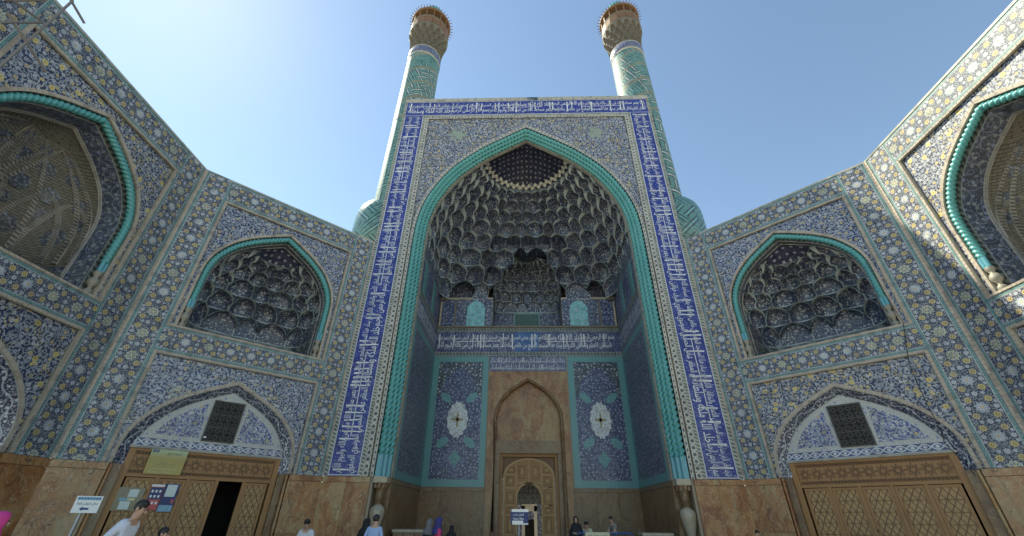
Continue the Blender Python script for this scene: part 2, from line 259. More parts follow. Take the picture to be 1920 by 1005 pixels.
# ------------------------------------------------------------------ mesh helpers
def link(o, parent=None):
    COL.objects.link(o)
    if parent: o.parent = parent
    return o
class MB:
    def __init__(s): s.v = []; s.f = []; s.u = []; s.mi = []; s.cur = 0
    def face(s, pts, uvs=None):
        n = len(s.v); s.v += [tuple(p) for p in pts]; s.u += list(uvs) if uvs else [(p[0], p[2]) for p in pts]; s.f.append(tuple(range(n, n+len(pts)))); s.mi.append(s.cur)
    def box(s, x0, x1, y0, y1, z0, z1):
        n = len(s.v)
        for z in (z0, z1):
            for (x, y) in ((x0, y0), (x1, y0), (x1, y1), (x0, y1)): s.v.append((x, y, z)); s.u.append((x + y, z))
        for f in ((0, 3, 2, 1), (4, 5, 6, 7), (0, 1, 5, 4), (1, 2, 6, 5), (2, 3, 7, 6), (3, 0, 4, 7)): s.f.append(tuple(n+i for i in f)); s.mi.append(s.cur)
    def slab(s, x0, x1, z0, z1, y=0.0, th=.05, mode='m'):
        w_, h_ = x1-x0, z1-z0
        def q(x, z): return {'m': (x, z), 'v': ((x-x0)/w_, z/w_), 'h': ((z-z0)/h_, x/h_)}[mode]
        P = [(x0, z0), (x1, z0), (x1, z1), (x0, z1)]
        s.face([(x, y, z) for x, z in P], [q(x, z) for x, z in P])
        for i in range(4):
            a, b = P[i], P[(i+1) % 4]; s.face([(a[0], y+th, a[1]), (b[0], y+th, b[1]), (b[0], y, b[1]), (a[0], y, a[1])], [q(*a), q(*b), q(*b), q(*a)])
    def poly(s, pts, y=0.0, uvf=None):
        n = len(s.v); s.v += [(x, y, z) for x, z in pts]; s.u += [uvf(x, z) if uvf else (x, z) for x, z in pts]
        for tri in tessellate_polygon([[Vector((x, z, 0)) for x, z in pts]]):
            a, b, c = [pts[i] for i in tri]
            cr = (b[0]-a[0])*(c[1]-a[1]) - (b[1]-a[1])*(c[0]-a[0])
            if abs(cr) < 1e-9: continue
            s.f.append(tuple(n+i for i in (tri if cr > 0 else tri[::-1]))); s.mi.append(s.cur)
    def prism(s, pts, y0, y1, uvf=None):      # polygon in xz with sides from y0 (front) to y1
        s.poly(pts, y0, uvf); k = len(pts)
        ar = sum(pts[i][0]*pts[(i+1) % k][1] - pts[(i+1) % k][0]*pts[i][1] for i in range(k)); P = pts if ar > 0 else pts[::-1]
        for i in range(k):
            a, b = P[i], P[(i+1) % k]; s.face([(a[0], y1, a[1]), (b[0], y1, b[1]), (b[0], y0, b[1]), (a[0], y0, a[1])])
    def grid(s, rows, uvs=None, flip=False):
        n = len(s.v); R, C = len(rows), len(rows[0])
        for i, r in enumerate(rows):
            for j, p in enumerate(r): s.v.append(tuple(p)); s.u.append(uvs[i][j] if uvs else (j/(C-1), i/(R-1)))
        for i in range(R-1):
            for j in range(C-1):
                q = (n+i*C+j, n+i*C+j+1, n+(i+1)*C+j+1, n+(i+1)*C+j); s.f.append(q[::-1] if flip else q); s.mi.append(s.cur)
    def tube(s, pts, r, seg=8, closed=False):
        P = [Vector(p) for p in pts]; rows = []
        rr = r if callable(r) else (lambda i: r)
        ref = Vector((0, 0, 1)) if abs((P[-1]-P[0]).normalized().z) < .9 else Vector((0, 1, 0))
        for i, p in enumerate(P):
            t_ = (P[min(i+1, len(P)-1)] - P[max(i-1, 0)]).normalized(); a = t_.cross(ref)
            if a.length < 1e-4: a = t_.cross(Vector((1, 0, 0)))
            a.normalize(); b = a.cross(t_); rows.append([p + (a*math.cos(2*PI*k/seg) + b*math.sin(2*PI*k/seg))*rr(i) for k in range(seg+1)])
        s.grid(rows, None, True)
        for row, fl in ((rows[0], False), (rows[-1], True)):
            c = row[:-1]; s.face([tuple(p) for p in (c[::-1] if fl else c)])
    def lathe(s, prof, cx=0, cy=0, seg=24, uvs=1.0, a0=0, a1=2*PI):
        rows = []; uv = []
        for r, z in prof:
            rows.append([(cx + r*math.cos(a0+(a1-a0)*k/seg), cy + r*math.sin(a0+(a1-a0)*k/seg), z) for k in range(seg+1)]); uv.append([((a0+(a1-a0)*k/seg)*max(p[0] for p in prof)*uvs, z*uvs) for k in range(seg+1)])
        s.grid(rows, uv)
    def build(s, name, m, parent=None, smooth=False, kind=None):
        me = bpy.data.meshes.new(name); me.from_pydata(s.v, [], s.f); ul = me.uv_layers.new(name='UVMap')
        li = np.empty(len(me.loops), dtype=np.int32); me.loops.foreach_get('vertex_index', li); ul.data.foreach_set('uv', np.array(s.u, dtype=np.float32)[li].ravel())
        for k in (m if isinstance(m, (list, tuple)) else [m]): me.materials.append(MT[k] if isinstance(k, str) else k)
        if isinstance(m, (list, tuple)): me.polygons.foreach_set('material_index', s.mi)
        if smooth: me.polygons.foreach_set('use_smooth', [True]*len(me.polygons))
        me.update(); o = link(bpy.data.objects.new(name, me), parent)
        if kind: o['kind'] = kind
        return o
def thing(name, label, cat, loc=(0, 0, 0), rz=0.0, group=None):
    o = bpy.data.objects.new(name, None); link(o); o.location = loc; o.rotation_euler = (0, 0, rz); o['label'] = label; o['category'] = cat; o.empty_display_size = .3
    if group: o['group'] = group
    return o
def tag(o, label, cat, group=None):
    o['label'] = label; o['category'] = cat
    if group: o['group'] = group
    return o
AT = [(1, 0), (.994, .11), (.974, .22), (.93, .335), (.873, .425), (.80, .52), (.68, .635), (.47, .775), (.25, .885), (0, 1)]
def _half(n):
    P = [np.array(p) for p in AT]; P = [2*P[0]-P[1]] + P + [2*P[-1]-P[-2]]; out = []
    for i in range(1, len(P)-2):
        for k in range(n):
            t_ = k/n; a, b, c, d = P[i-1:i+3]; out.append(tuple(.5*((2*b) + (-a+c)*t_ + (2*a-5*b+4*c-d)*t_*t_ + (-a+3*b-3*c+d)*t_**3)))
    out.append((0.0, 1.0)); return out
HALF = _half(3)
def arch(w_, z0, z1, cx=0.0, zb=None):
    L = [(cx - w_*x, z0 + (z1-z0)*z) for x, z in HALF]; R = [(2*cx - x, z) for x, z in L[:-1]][::-1]; p = L + R
    if zb is not None: p = [(cx-w_, zb)] + p + [(cx+w_, zb)]
    return p
def archx(e): return float(np.interp(e, [z for x, z in HALF], [x for x, z in HALF]))
def archz(x): return float(np.interp(x, [a for a, b in HALF][::-1], [b for a, b in HALF][::-1]))
def cum(p):
    d = [0.0]
    for a, b in zip(p, p[1:]): d.append(d[-1] + math.hypot(b[0]-a[0], b[1]-a[1]))
    return d
def arch_panel(mb, x0, x1, zb, zt, ar, y=0.0, uvf=None): mb.poly([(x0, zb), (x0, zt), (x1, zt), (x1, zb)] + ar[::-1], y, uvf)
def arch_band(mb, outer, inner, y0, y1=None, wd=.3):
    y1 = y0 if y1 is None else y1; d = cum(outer)
    mb.grid([[(x, y0, z) for x, z in outer], [(x, y1, z) for x, z in inner]], [[(0.0, a/wd) for a in d], [(1.0, a/wd) for a in d]], True)
def reveal(mb, ar, y0, y1, wd=None):
    d = cum(ar); wd = wd or abs(y1-y0); mb.grid([[(x, y0, z) for x, z in ar], [(x, y1, z) for x, z in ar]], [[(0, a/wd) for a in d], [(abs(y1-y0)/wd, a/wd) for a in d]], True)
def rope(name, path, y, r, pitch, parent, m=3, seg=10, mt='rope', amp=.16, hand=1):
    d = cum(path); n = int(d[-1]/(pitch/5)); xs = np.interp(np.linspace(0, d[-1], n), d, [p[0] for p in path]); zs = np.interp(np.linspace(0, d[-1], n), d, [p[1] for p in path]); mb = MB(); rows = []
    tx, tz = np.gradient(xs), np.gradient(zs); L = np.hypot(tx, tz); tx /= L; tz /= L
    for i in range(n):
        s_ = d[-1]*i/(n-1); row = []
        for k in range(seg+1):
            a = 2*PI*k/seg; rr = r*(1 + amp*math.cos(m*a*hand + 2*PI*s_/pitch)); row.append((xs[i] - tz[i]*math.cos(a)*rr, y - math.sin(a)*rr, zs[i] + tx[i]*math.cos(a)*rr))
        rows.append(row)
    mb.grid(rows, None, False); return mb.build(name, mt, parent, True)
def bricks(mb, x0, x1, z0, z1, y, step=.17, th=.05, horiz=False, gap=.012):
    n = max(1, int(round(((x1-x0) if horiz else (z1-z0))/step)))
    for i in range(n):
        j = random.uniform(0, .008)
        if horiz: a = x0+(x1-x0)*i/n; b = x0+(x1-x0)*(i+1)/n; mb.box(a+gap/2, b-gap/2, y+j, y+th, z0, z1)
        else: a = z0+(z1-z0)*i/n; b = z0+(z1-z0)*(i+1)/n; mb.box(x0, x1, y+j, y+th, a+gap/2, b-gap/2)
def brick_arch(mb, path_o, path_i, y, step=.17, th=.05):
    d = cum(path_o); n = int(d[-1]/step); q = np.linspace(0, d[-1], n+1); f = lambda P, k: (float(np.interp(q[k], d, [p[0] for p in P])), float(np.interp(q[k], d, [p[1] for p in P])))
    for k in range(n):
        a, b, c, e = f(path_o, k), f(path_o, k+1), f(path_i, k+1), f(path_i, k); cx_ = sum(p[0] for p in (a, b, c, e))/4; cz_ = sum(p[1] for p in (a, b, c, e))/4
        P = [(cx_+(p[0]-cx_)*.95, cz_+(p[1]-cz_)*.95) for p in (a, b, c, e)]; mb.prism(P, y+random.uniform(0, .008), y+th)

# semi-dome envelope S(z,t): t 0..1 runs from the front left edge round the back to the front right edge
class Dome:
    PT = ([0, .19, .375, .525, .65, .775, .9, 1], [1, .97, .92, .83, .675, .443, .18, 0])
    def __init__(s, w0, d0, R, zb, zr, yc, cx=0.0, n0=9.0, ar=None):
        s.__dict__.update(w0=w0, d0=d0, R=R, zb=zb, zr=zr, yc=yc, cx=cx, n0=n0, lean=0.0); s.c = {}
        if ar:   # follow the arch (spring, apex) in front of the vault
            es = np.linspace(0, 1, 24); ws = np.array([w0*archx(min(1, max(0, (zb+e*(zr-zb)-ar[0])/(ar[1]-ar[0])))) for e in es]); s.R = R = max(R, float(ws[-1])); s.PT = (list(es), list(np.clip((ws-R)/(w0-R), 0, 1)))
    def tab(s, z):
        k = round(z*50)
        if k not in s.c:
            e = min(1, max(0, (k/50-s.zb)/(s.zr-s.zb))); p = float(np.interp(e, *s.PT)); W_ = s.R+(s.w0-s.R)*p; D_ = s.R+(s.d0-s.R)*(1-e)**1.15; n = s.n0+(2-s.n0)*e**.45
            ph = np.linspace(0, PI, 121); x = -W_*np.sign(np.cos(ph))*np.abs(np.cos(ph))**(2/n); y = D_*np.abs(np.sin(ph))**(2/n)
            d = np.concatenate([[0], np.cumsum(np.hypot(np.diff(x), np.diff(y)))]); s.c[k] = (d/d[-1], x, y)
        return s.c[k]
    def __call__(s, z, t_):
        d, x, y = s.tab(z); return Vector((s.cx+float(np.interp(t_, d, x)), s.yc+float(np.interp(t_, d, y))-s.lean*(z-s.zb), z))
    def out(s, z, t_):
        p = s(z, t_) - Vector((s.cx, s.yc-s.lean*(z-s.zb), z)); p.z = 0; return p.normalized() if p.length > 1e-6 else Vector((0, 1, 0))
def muqarnas(S, zs, N, parent, dc=.35, skip=None, vary=.25, mats=('muq', 'under')):
    ev = [0.0]
    for i in range(N): ev.append(ev[-1] + 1 + (vary if i % 2 == 0 else -vary))
    ev = [a/ev[-1] for a in ev]; mids = [(a+b)/2 for a, b in zip(ev, ev[1:])]
    even = [(ev[i], ev[i+1], mids[i]) for i in range(N)]; odd = [(0.0, mids[0], 0.0)] + [(mids[i], mids[i+1], ev[i+1]) for i in range(N-1)] + [(mids[-1], 1.0, 1.0)]
    def tier(k): return even if k % 2 == 0 else odd
    def za(k, t_):
        z0, z1 = zs[k], zs[k+1]
        for a, b, m in tier(k):
            if a-1e-9 <= t_ <= b+1e-9:
                X_ = min(1, max(0, (m-t_)/(m-a) if t_ < m else ((t_-m)/(b-m) if b > m else 0))); return z0+(z1-z0)*(.38+.62*(.55*archz(X_)+.45*math.sqrt(1-X_*X_)))
        return z0
    Q = 12
    for k in range(len(zs)-1):
        for a, b, m in tier(k):
            tm = (a+b)/2
            if skip and skip(k, S(zs[k], tm)): continue
            mb = MB(); ts = [a+(b-a)*i/Q for i in range(Q+1)]
            dk = dc*(.75 + .5*((hash((k, round(m*N*2))) % 7)/7)) if k else 0.0
            B = [S(zs[k], t_) + S.out(zs[k], t_)*dk*math.sin(PI*i/Q)**.6 if 0 < i < Q else S(zs[k], t_) for i, t_ in enumerate(ts)]
            A = [S(za(k, t_), t_) for t_ in ts]; rows = []
            for w_ in (0, .3, .55, .75, .9, 1.0):
                sv, ch = math.sin(w_*PI/2)**.75, (1-math.cos(w_*PI/2))**1.9; rows.append([(p.x+(q.x-p.x)*ch, p.y+(q.y-p.y)*ch, p.z+(q.z-p.z)*sv) for p, q in zip(B, A)])
            mb.grid(rows, [[(i/Q, w_) for i in range(Q+1)] for w_ in (0, .3, .55, .75, .9, 1.0)])
            if k:
                mb.cur = 1; lo = [S(za(k-1, t_), t_) for t_ in ts]; mid = [(p+q)/2 for p, q in zip(lo, B)]
                mb.grid([lo, mid, B], [[(i/Q, v_) for i in range(Q+1)] for v_ in (0, .5, 1)])
            mb.build('muqarnas_cell', list(mats), parent, True)
    mb = MB(); K = len(zs)-2; ts = [i/96 for i in range(97)]; mb.grid([[S(za(K, t_), t_) for t_ in ts], [S(zs[-1], t_) for t_ in ts]], [[(t_*N, v_) for t_ in ts] for v_ in (0, 1)])
    mb.build('crown_ring', mats[1], parent)
def dome_cap(S, zr, zt, parent, name='dome_cap', m='cap', power=.75):
    mb = MB(); rows = []; uv = []; ap = Vector((S.cx, S.yc, zt))
    for j in range(9):
        v_ = 1-j/8; rows.append([Vector((S.cx, S.yc-S.lean*(zr-S.zb), 0)) + (S(zr, i/48)-Vector((S.cx, S.yc-S.lean*(zr-S.zb), zr)))*v_ + Vector((0, 0, zr+(zt-zr)*(1-v_**1.6))) for i in range(49)]); uv.append([(i/48, v_) for i in range(49)])
    mb.grid(rows, uv); return mb.build(name, m, parent, True)

# ------------------------------------------------------------------ Arabic lettering
LET = {}
cp = 0xFE80
for ch, n in [('\u0621', 1), ('\u0622', 2), ('\u0623', 2), ('\u0624', 2), ('\u0625', 2), ('\u0626', 4), ('\u0627', 2), ('\u0628', 4), ('\u0629', 2), ('\u062a', 4), ('\u062b', 4), ('\u062c', 4), ('\u062d', 4), ('\u062e', 4), ('\u062f', 2), ('\u0630', 2), ('\u0631', 2), ('\u0632', 2), ('\u0633', 4), ('\u0634', 4), ('\u0635', 4), ('\u0636', 4), ('\u0637', 4), ('\u0638', 4), ('\u0639', 4), ('\u063a', 4), ('\u0641', 4), ('\u0642', 4), ('\u0643', 4), ('\u0644', 4), ('\u0645', 4), ('\u0646', 4), ('\u0647', 4), ('\u0648', 2), ('\u0649', 2), ('\u064a', 4)]:
    LET[ch] = (cp, n); cp += n
def shape(s_):
    s_ = s_.replace('\u06cc', '\u064a').replace('\u06a9', '\u0643'); out = []
    for i, c in enumerate(s_):
        if c not in LET: out.append(c); continue
        b, n = LET[c]; pv = i > 0 and s_[i-1] in LET and LET[s_[i-1]][1] == 4; nx = i+1 < len(s_) and s_[i+1] in LET and n == 4 and LET[s_[i+1]][1] > 1
        out.append(chr(b + ((3 if nx else 1) if pv else (2 if nx else 0)) if n > 1 else b))
    return ''.join(out[::-1])
TC = {}
def text2d(s_, rtl=True):
    if s_ not in TC:
        c = bpy.data.curves.new('t', 'FONT'); c.body = shape(s_) if rtl else s_; c.resolution_u = 2; c.offset = .004; o = bpy.data.objects.new('t', c); COL.objects.link(o); bpy.context.view_layer.update()
        me = o.to_mesh(); V = np.array([(v.co.x, v.co.y) for v in me.vertices] or [(0, 0)]); Fc = [tuple(p.vertices) for p in me.polygons]; o.to_mesh_clear(); bpy.data.objects.remove(o); bpy.data.curves.remove(c)
        V = V - V.min(0); TC[s_] = (V, Fc, V.max(0))
    return TC[s_]
def put_text(mb, s_, fmap, x, y, h, wmax=None, stretch=1.0, rtl=True):
    V, Fc, mx = text2d(s_, rtl); k = h/max(mx[1], .01); kx = k*stretch
    if wmax: kx = wmax/mx[0]
    n = len(mb.v)
    for a, b in V: mb.v.append(fmap(x+a*kx, y+b*k)); mb.u.append((a, b))
    for f in Fc: mb.f.append(tuple(n+i for i in f)); mb.mi.append(mb.cur)
    return mx[0]*kx
TXT = ['أمر ببناء هذا المسجد الجامع من خالص ماله', 'السلطان الأعظم والخاقان الأكرم', 'أشرف خواقين الأرض حسبا وأكرمهم نسبا', 'أبو المظفر عباس الحسيني الموسوي الصفوي', 'خلد الله ملكه وسلطانه', 'بسم الله الرحمن الرحيم', 'إنما يعمر مساجد الله من آمن بالله واليوم الآخر']
def inscription(name, parent, L, H, fmap, seed, mt='letter', layers=2):
    rnd = random.Random(seed); mb = MB()
    for lay in range(layers):
        x = .05; i = rnd.randrange(7); y0 = H*(.05, .50, .34)[lay]; h = H*(.50, .44, .30)[lay]
        while x < L-.6:
            s_ = TXT[i % 7]; i += 1; V, Fc, mx = text2d(s_); wd = mx[0]*h/mx[1]*.5; wd = min(wd, L-.05-x); put_text(mb, s_, fmap, x, y0, h, wmax=wd); x += wd+.04
    x = .2
    while x < L-.2:      # tall shafts of alif and lam
        t_ = rnd.uniform(.010, .016)*H/.7; a, b = H*rnd.uniform(.08, .3), H*rnd.uniform(.85, .95); s_ = rnd.uniform(-.03, .03)
        n = len(mb.v); mb.v += [fmap(x-t_, a), fmap(x+t_, a), fmap(x+s_+t_*1.7, b), fmap(x+s_-t_*1.7, b)]; mb.u += [(0, 0)]*4; mb.f.append((n, n+1, n+2, n+3)); mb.mi.append(0); x += rnd.choice([.2, .3, .6, .9, 1.2])*H/1.2
    n0 = rnd.randrange(2, 4)
    for k in range(n0):   # long returning stroke along the band
        a = L*(k+.2)/n0; b = a+L*.28/n0*1.8; yy = H*.5; n = len(mb.v); q = .018*H/1.2
        mb.v += [fmap(a, yy-q), fmap(b, yy-q+.04*H), fmap(b, yy+q+.04*H), fmap(a, yy+q)]; mb.u += [(0, 0)]*4; mb.f.append((n, n+1, n+2, n+3)); mb.mi.append(0)
    return mb.build(name, mt, parent)

# ------------------------------------------------------------------ the ground
mb = MB(); mb.face([(-900, -900, 0), (900, -900, 0), (900, 900, 0), (-900, 900, 0)], [(-900, -900), (900, -900), (900, 900), (-900, 900)]); g = mb.build('ground', 'pave'); g['kind'] = 'structure'

# ------------------------------------------------------------------ marble dado
def dado(parent, spans, ztop=3.08, y=0.0, m='marble', cap_h=.22):
    for x0, x1 in spans:
        n = max(1, int(round((x1-x0)/1.15))); xs = [x0+(x1-x0)*i/n for i in range(n+1)]
        for i in range(1, n): xs[i] += random.uniform(-.12, .12)
        for a, b in zip(xs, xs[1:]):
            zm = ztop-cap_h-random.choice([0, 0, .03]); cuts = [0, zm] if random.random() < .45 else [0, random.uniform(.9, 1.5), zm]
            for c, d in zip(cuts, cuts[1:]):
                q = MB(); q.slab(a+.006, b-.006, c+.006, d-.006, y-random.uniform(.012, .028), .06); q.build('marble_slab', m, parent)
            q = MB(); q.slab(a+.004, b-.004, zm+.006, ztop-.004, y-.045-random.uniform(0, .008), .08); q.build('cap_stone', m, parent)

# ------------------------------------------------------------------ bay of the flanking walls
BL = 8.656; CX = BL/2
def lattice_panel(parent, x0, x1, z0, z1, y, board='wood_lt'):
    leaf = MB(); leaf.slab(x0, x1, z0, z1, y, .05); o = leaf.build('door_leaf', board, parent)
    fr = MB(); st = .085
    for a, b, c, d in ((x0, x0+st, z0, z1), (x1-st, x1, z0, z1), (x0+st, x1-st, z0, z0+st), (x0+st, x1-st, z1-st, z1)): fr.box(a, b, y-.035, y+.002, c, d)
    fr.build('leaf_frame', 'wood', o)
    lt = MB(); xa, xb, za, zb = x0+st, x1-st, z0+st, z1-st; n = max(2, int(round((zb-za)/.34))); hh = (zb-za)/n; nc = 3; cw = (xb-xa)/nc
    for i in range(1, n): lt.box(xa, xb, y-.022, y+.001, za+hh*i-.010, za+hh*i+.010)
    for i in range(n):
        for j in range(nc):
            for sgn in (1, -1):
                P = [(xa+cw*(j+.5)+sgn*cw*.42*math.cos(PI*k/6), za+hh*(i+k/6)) for k in range(7)]
                for (a, c), (b, d) in zip(P, P[1:]):
                    lt.face([(a-.013, y-.02, c), (a+.013, y-.02, c), (b+.013, y-.02, d), (b-.013, y-.02, d)])
                    for e in (-.013, .013): lt.face([(a+e, y, c), (a+e, y-.02, c), (b+e, y-.02, d), (b+e, y, d)])
    lt.build('lattice', 'wood_dk', o, kind='stuff'); return o
def girih(parent, x0, x1, z0, z1, y, mt='wood_dk', cell=.42, t_=.011, name='star_lattice'):
    lt = MB(); nx, nz = max(1, round((x1-x0)/cell)), max(1, round((z1-z0)/cell)); cw, ch = (x1-x0)/nx, (z1-z0)/nz
    def seg(a, b):
        dx, dz = b[0]-a[0], b[1]-a[1]; L = math.hypot(dx, dz); px, pz = -dz/L*t_, dx/L*t_; lt.prism([(a[0]+px, a[1]+pz), (a[0]-px, a[1]-pz), (b[0]-px, b[1]-pz), (b[0]+px, b[1]+pz)], y-.018, y)
    for i in range(nx):
        for j in range(nz):
            cx, cz = x0+cw*(i+.5), z0+ch*(j+.5); R = [(cx+cw*.5*math.cos(PI*k/4), cz+ch*.5*math.sin(PI*k/4)) for k in range(8)]
            for k in range(8): seg(R[k], R[(k+3) % 8])
    return lt.build(name, mt, parent, kind='stuff')
def bay(label, loc, rz, upper, spand, doors, name='tiled_wing_wall'):
    R = thing(name, label, 'wall', loc, rz)
    core = MB(); Hh = 15.6
    core.box(0, BL, 3.9, 4.4, 0, Hh-.1); core.box(.01, BL-.01, .06, 4.4, 14.5, Hh-.06); core.box(.01, .06, .06, 4.4, 0, Hh-.1); core.box(BL-.06, BL-.01, .06, 4.4, 0, Hh-.1); core.box(-.02, 1.28, .065, .5, 0, Hh-.1); core.box(BL-1.28, BL+.02, .065, .5, 0, Hh-.1); core.box(.05, BL-.05, .6, 4.2, 6.9, 8.0)
    core.build('wall_core', 'roof', R)
    cp_ = MB(); cp_.box(0, BL, -.02, .5, Hh-.07, Hh+.02); cp_.build('coping', 'grey', R)
    # floral frame
    for nm, a in (('floral_border', (.09, 1.17, 3.09, Hh-.07, 'v')), ('floral_border', (BL-1.17, BL-.09, 3.09, Hh-.07, 'v')), ('floral_border', (1.17, BL-1.17, 14.42, Hh-.07, 'h')), ('floral_border', (1.17, BL-1.17, 7.02, 8.0, 'h'))):
        q = MB(); q.slab(*a[:4], 0.0, .06, a[4]); q.build(nm, 'floral', R)
    q = MB(); bricks(q, 0, .088, 3.09, Hh-.07, -.03); bricks(q, BL-.088, BL, 3.09, Hh-.07, -.03); q.build('corner_brick_strip', 'brickc', R, kind='stuff')
    # frames of cream blocks round upper and lower panels
    for z0, z1, nm in ((8.0, 14.42, 'upper_frame'), (3.09, 7.02, 'lower_frame')):
        q = MB()
        for xa in (1.17, BL-1.30): bricks(q, xa+.02, xa+.11, z0+.02, z1-.02, -.035, .15, .07)
        bricks(q, 1.30, BL-1.30, z1-.11, z1-.02, -.035, .15, .07, True)
        if z0 > 5: bricks(q, 1.30, BL-1.30, z0+.02, z0+.09, -.035, .15, .07, True)
        q.build(nm, 'brickc', R, kind='stuff'); q = MB()
        for xa, xb, a in ((1.17, 1.30, 1), (BL-1.30, BL-1.17, 1)): q.slab(xa, xb, z0, z1, .0, .06)
        q.slab(1.30, BL-1.30, z1-.13, z1, .0, .06)
        if z0 > 5: q.slab(1.30, BL-1.30, z0, z0+.11, 0, .06)
        q.build(nm+'_ground', 'beige', R)
    yp = .09      # panels sit back from the frame
    # upper arch
    ao = arch(2.93, 10.55, 14.07, CX, 8.11); ai = arch(2.82, 10.55, 13.92, CX, 8.11)
    q = MB(); arch_panel(q, 1.30, BL-1.30, 8.11, 14.29, ao, yp); q.build('upper_spandrel', spand, R)
    q = MB(); brick_arch(q, ao, ai, yp-.03); q.build('arch_brick_edge', 'brickc', R, kind='stuff')
    q = MB(); arch_band(q, ao, ai, yp+.02); reveal(q, ai, yp+.02, .42); q.build('arch_reveal', 'beige', R)
    rp = arch(2.69, 10.5, 13.74, CX, 9.35); rope('rope_moulding', rp, .20, .12, .17, R, 2, 12, amp=.24)
    for sx in (-1, 1):   # foot of the rope: smooth stalk, then a turned vase
        x = CX+sx*2.69; v_ = MB()
        for dx, dy in ((-.06, -.04), (.06, -.04), (0, .05)): v_.lathe([(.07, 8.98), (.075, 9.35)], x+dx, .20+dy, 8)
        v_.build('rope_foot', 'ropebase', R, True); v_ = MB(); v_.lathe([(.11, 8.12), (.14, 8.2), (.12, 8.27), (.06, 8.33), (.07, 8.4), (.16, 8.5), (.17, 8.6), (.13, 8.7), (.07, 8.76), (.10, 8.84), (.14, 8.9), (.12, 8.99)], x, .20, 12); v_.build('vase_base', 'vase', R, True)
    inn = arch(2.56, 10.45, 13.56, CX, 8.11); q = MB(); arch_band(q, ai, inn, .42, .42); q.build('rope_back', 'grey', R)
    wI = 2.56
    if upper == 'muqarnas':
        q = MB(); reveal(q, inn, .42, .72); q.build('inner_reveal', 'soffit', R)
        S = Dome(wI-.03, 2.35, .75, 9.15, 12.95, .7, CX, 5.0, (10.45, 13.56))
        hood = MB(); hood.box(CX-.01, CX+.01, 3.4, 3.5, 8.2, 8.3); hd = hood.build('muqarnas_hood', 'dark', R)
        muqarnas(S, [9.15, 10.2, 11.05, 11.8, 12.42, 12.95], 7, hd, .42, None, .2); dome_cap(S, 12.95, 13.5, hd, 'hood_crown')
        q = MB(); q.grid([[S(9.15, i/40)*1.0 + Vector((0, 0, dz)) + S.out(9.15, i/40)*o_ for i in range(41)] for dz, o_ in ((-.35, 0), (-.33, -.05), (-.04, -.05), (-.02, 0))], [[(v_, i*.25) for i in range(41)] for v_ in (0, .1, .9, 1)]); q.build('cornice_band', 'grey', R)
        q = MB(); q.grid([[S(9.15, i/40) + Vector((0, 0, 8.05-9.15)) for i in range(41)], [S(9.15, i/40) + Vector((0, 0, -.3)) for i in range(41)]], [[(i*.18, z) for i in range(41)] for z in (0, 1)]); q.build('niche_wall', 'jamb', R)
        pl = MB(); pl.poly([(p[0], p[1]) for p in [(CX-2.62, 8.11)] + arch(2.62, 10.5, 13.7, CX) + [(CX+2.62, 8.11)]] + [(S(z, 1).x-.02, z) for z in np.linspace(8.11, 12.94, 24)] + [(CX, 13.5)] + [(S(z, 0).x+.02, z) for z in np.linspace(12.94, 8.11, 24)], .715); pl.build('hood_edge', 'beige', R)
        q = MB(); q.face([(CX-2.7, .1, 8.1), (CX+2.7, .1, 8.1), (CX+2.7, 3.6, 8.1), (CX-2.7, 3.6, 8.1)]); q.build('niche_floor', 'stone', R)
        for sx in (-1, 1): q = MB(); q.slab(CX+sx*1.35-.42, CX+sx*1.35+.42, 8.15, 8.72, 2.72, .05); q.build('niche_opening', 'dark', R)
    else:
        q = MB(); mid = arch(2.44, 10.42, 13.42, CX, 8.11); arch_band(q, inn, mid, .42, 1.05, .62); q.build('floral_soffit', 'soffit', R)
        q = MB(); arch_band(q, mid, arch(2.36, 10.4, 13.32, CX, 8.11), 1.04, 1.10, .1); q.build('soffit_edge', 'rib', R)
        S = Dome(2.38, 2.5, .5, 9.0, 12.9, 1.08, CX, 3.0, (10.4, 13.36))
        q = MB(); zz = np.linspace(9.0, 12.9, 19); q.grid([[S(z, i/40) for i in range(41)] for z in zz], [[(i*.17*(1-.5*(z-9)/4), z) for i in range(41)] for z in zz]); vt = q.build('brick_vault', 'brick', R, True); dome_cap(S, 12.9, 13.36, R, 'vault_crown', 'brick')
        def surf(t_, z, o_=.03): return S(z, t_) - S.out(z, t_)*o_
        for t0, t1 in ((0, .5), (.25, .75), (.5, 1.0), (.125, .375), (.375, .625), (.625, .875), (.0, .25), (.75, 1.0), (.0625, .5625), (.4375, .9375)):   # crossing ribs
            q = MB(); hgt = 12.85 if t1-t0 > .3 else 11.4
            for side in (0, 1):
                P = []; n = 16
                for i in range(n+1):
                    e = i/n; z = 9.1+(hgt-9.1)*math.sin(e*PI/2); t_ = (t0+(t1-t0)/2*(1-math.cos(e*PI/2))) if side == 0 else (t1-(t1-t0)/2*(1-math.cos(e*PI/2))); P.append((t_, z))
                wv = .012; q.grid([[surf(t_-wv, z, .0) for t_, z in P], [surf(t_-wv, z, .05) for t_, z in P], [surf(t_+wv, z, .05) for t_, z in P], [surf(t_+wv, z, .0) for t_, z in P]], [[(u_, i*1.3) for i in range(n+1)] for u_ in (0, .1, .9, 1)])
            q.build('vault_rib', 'rib', vt)
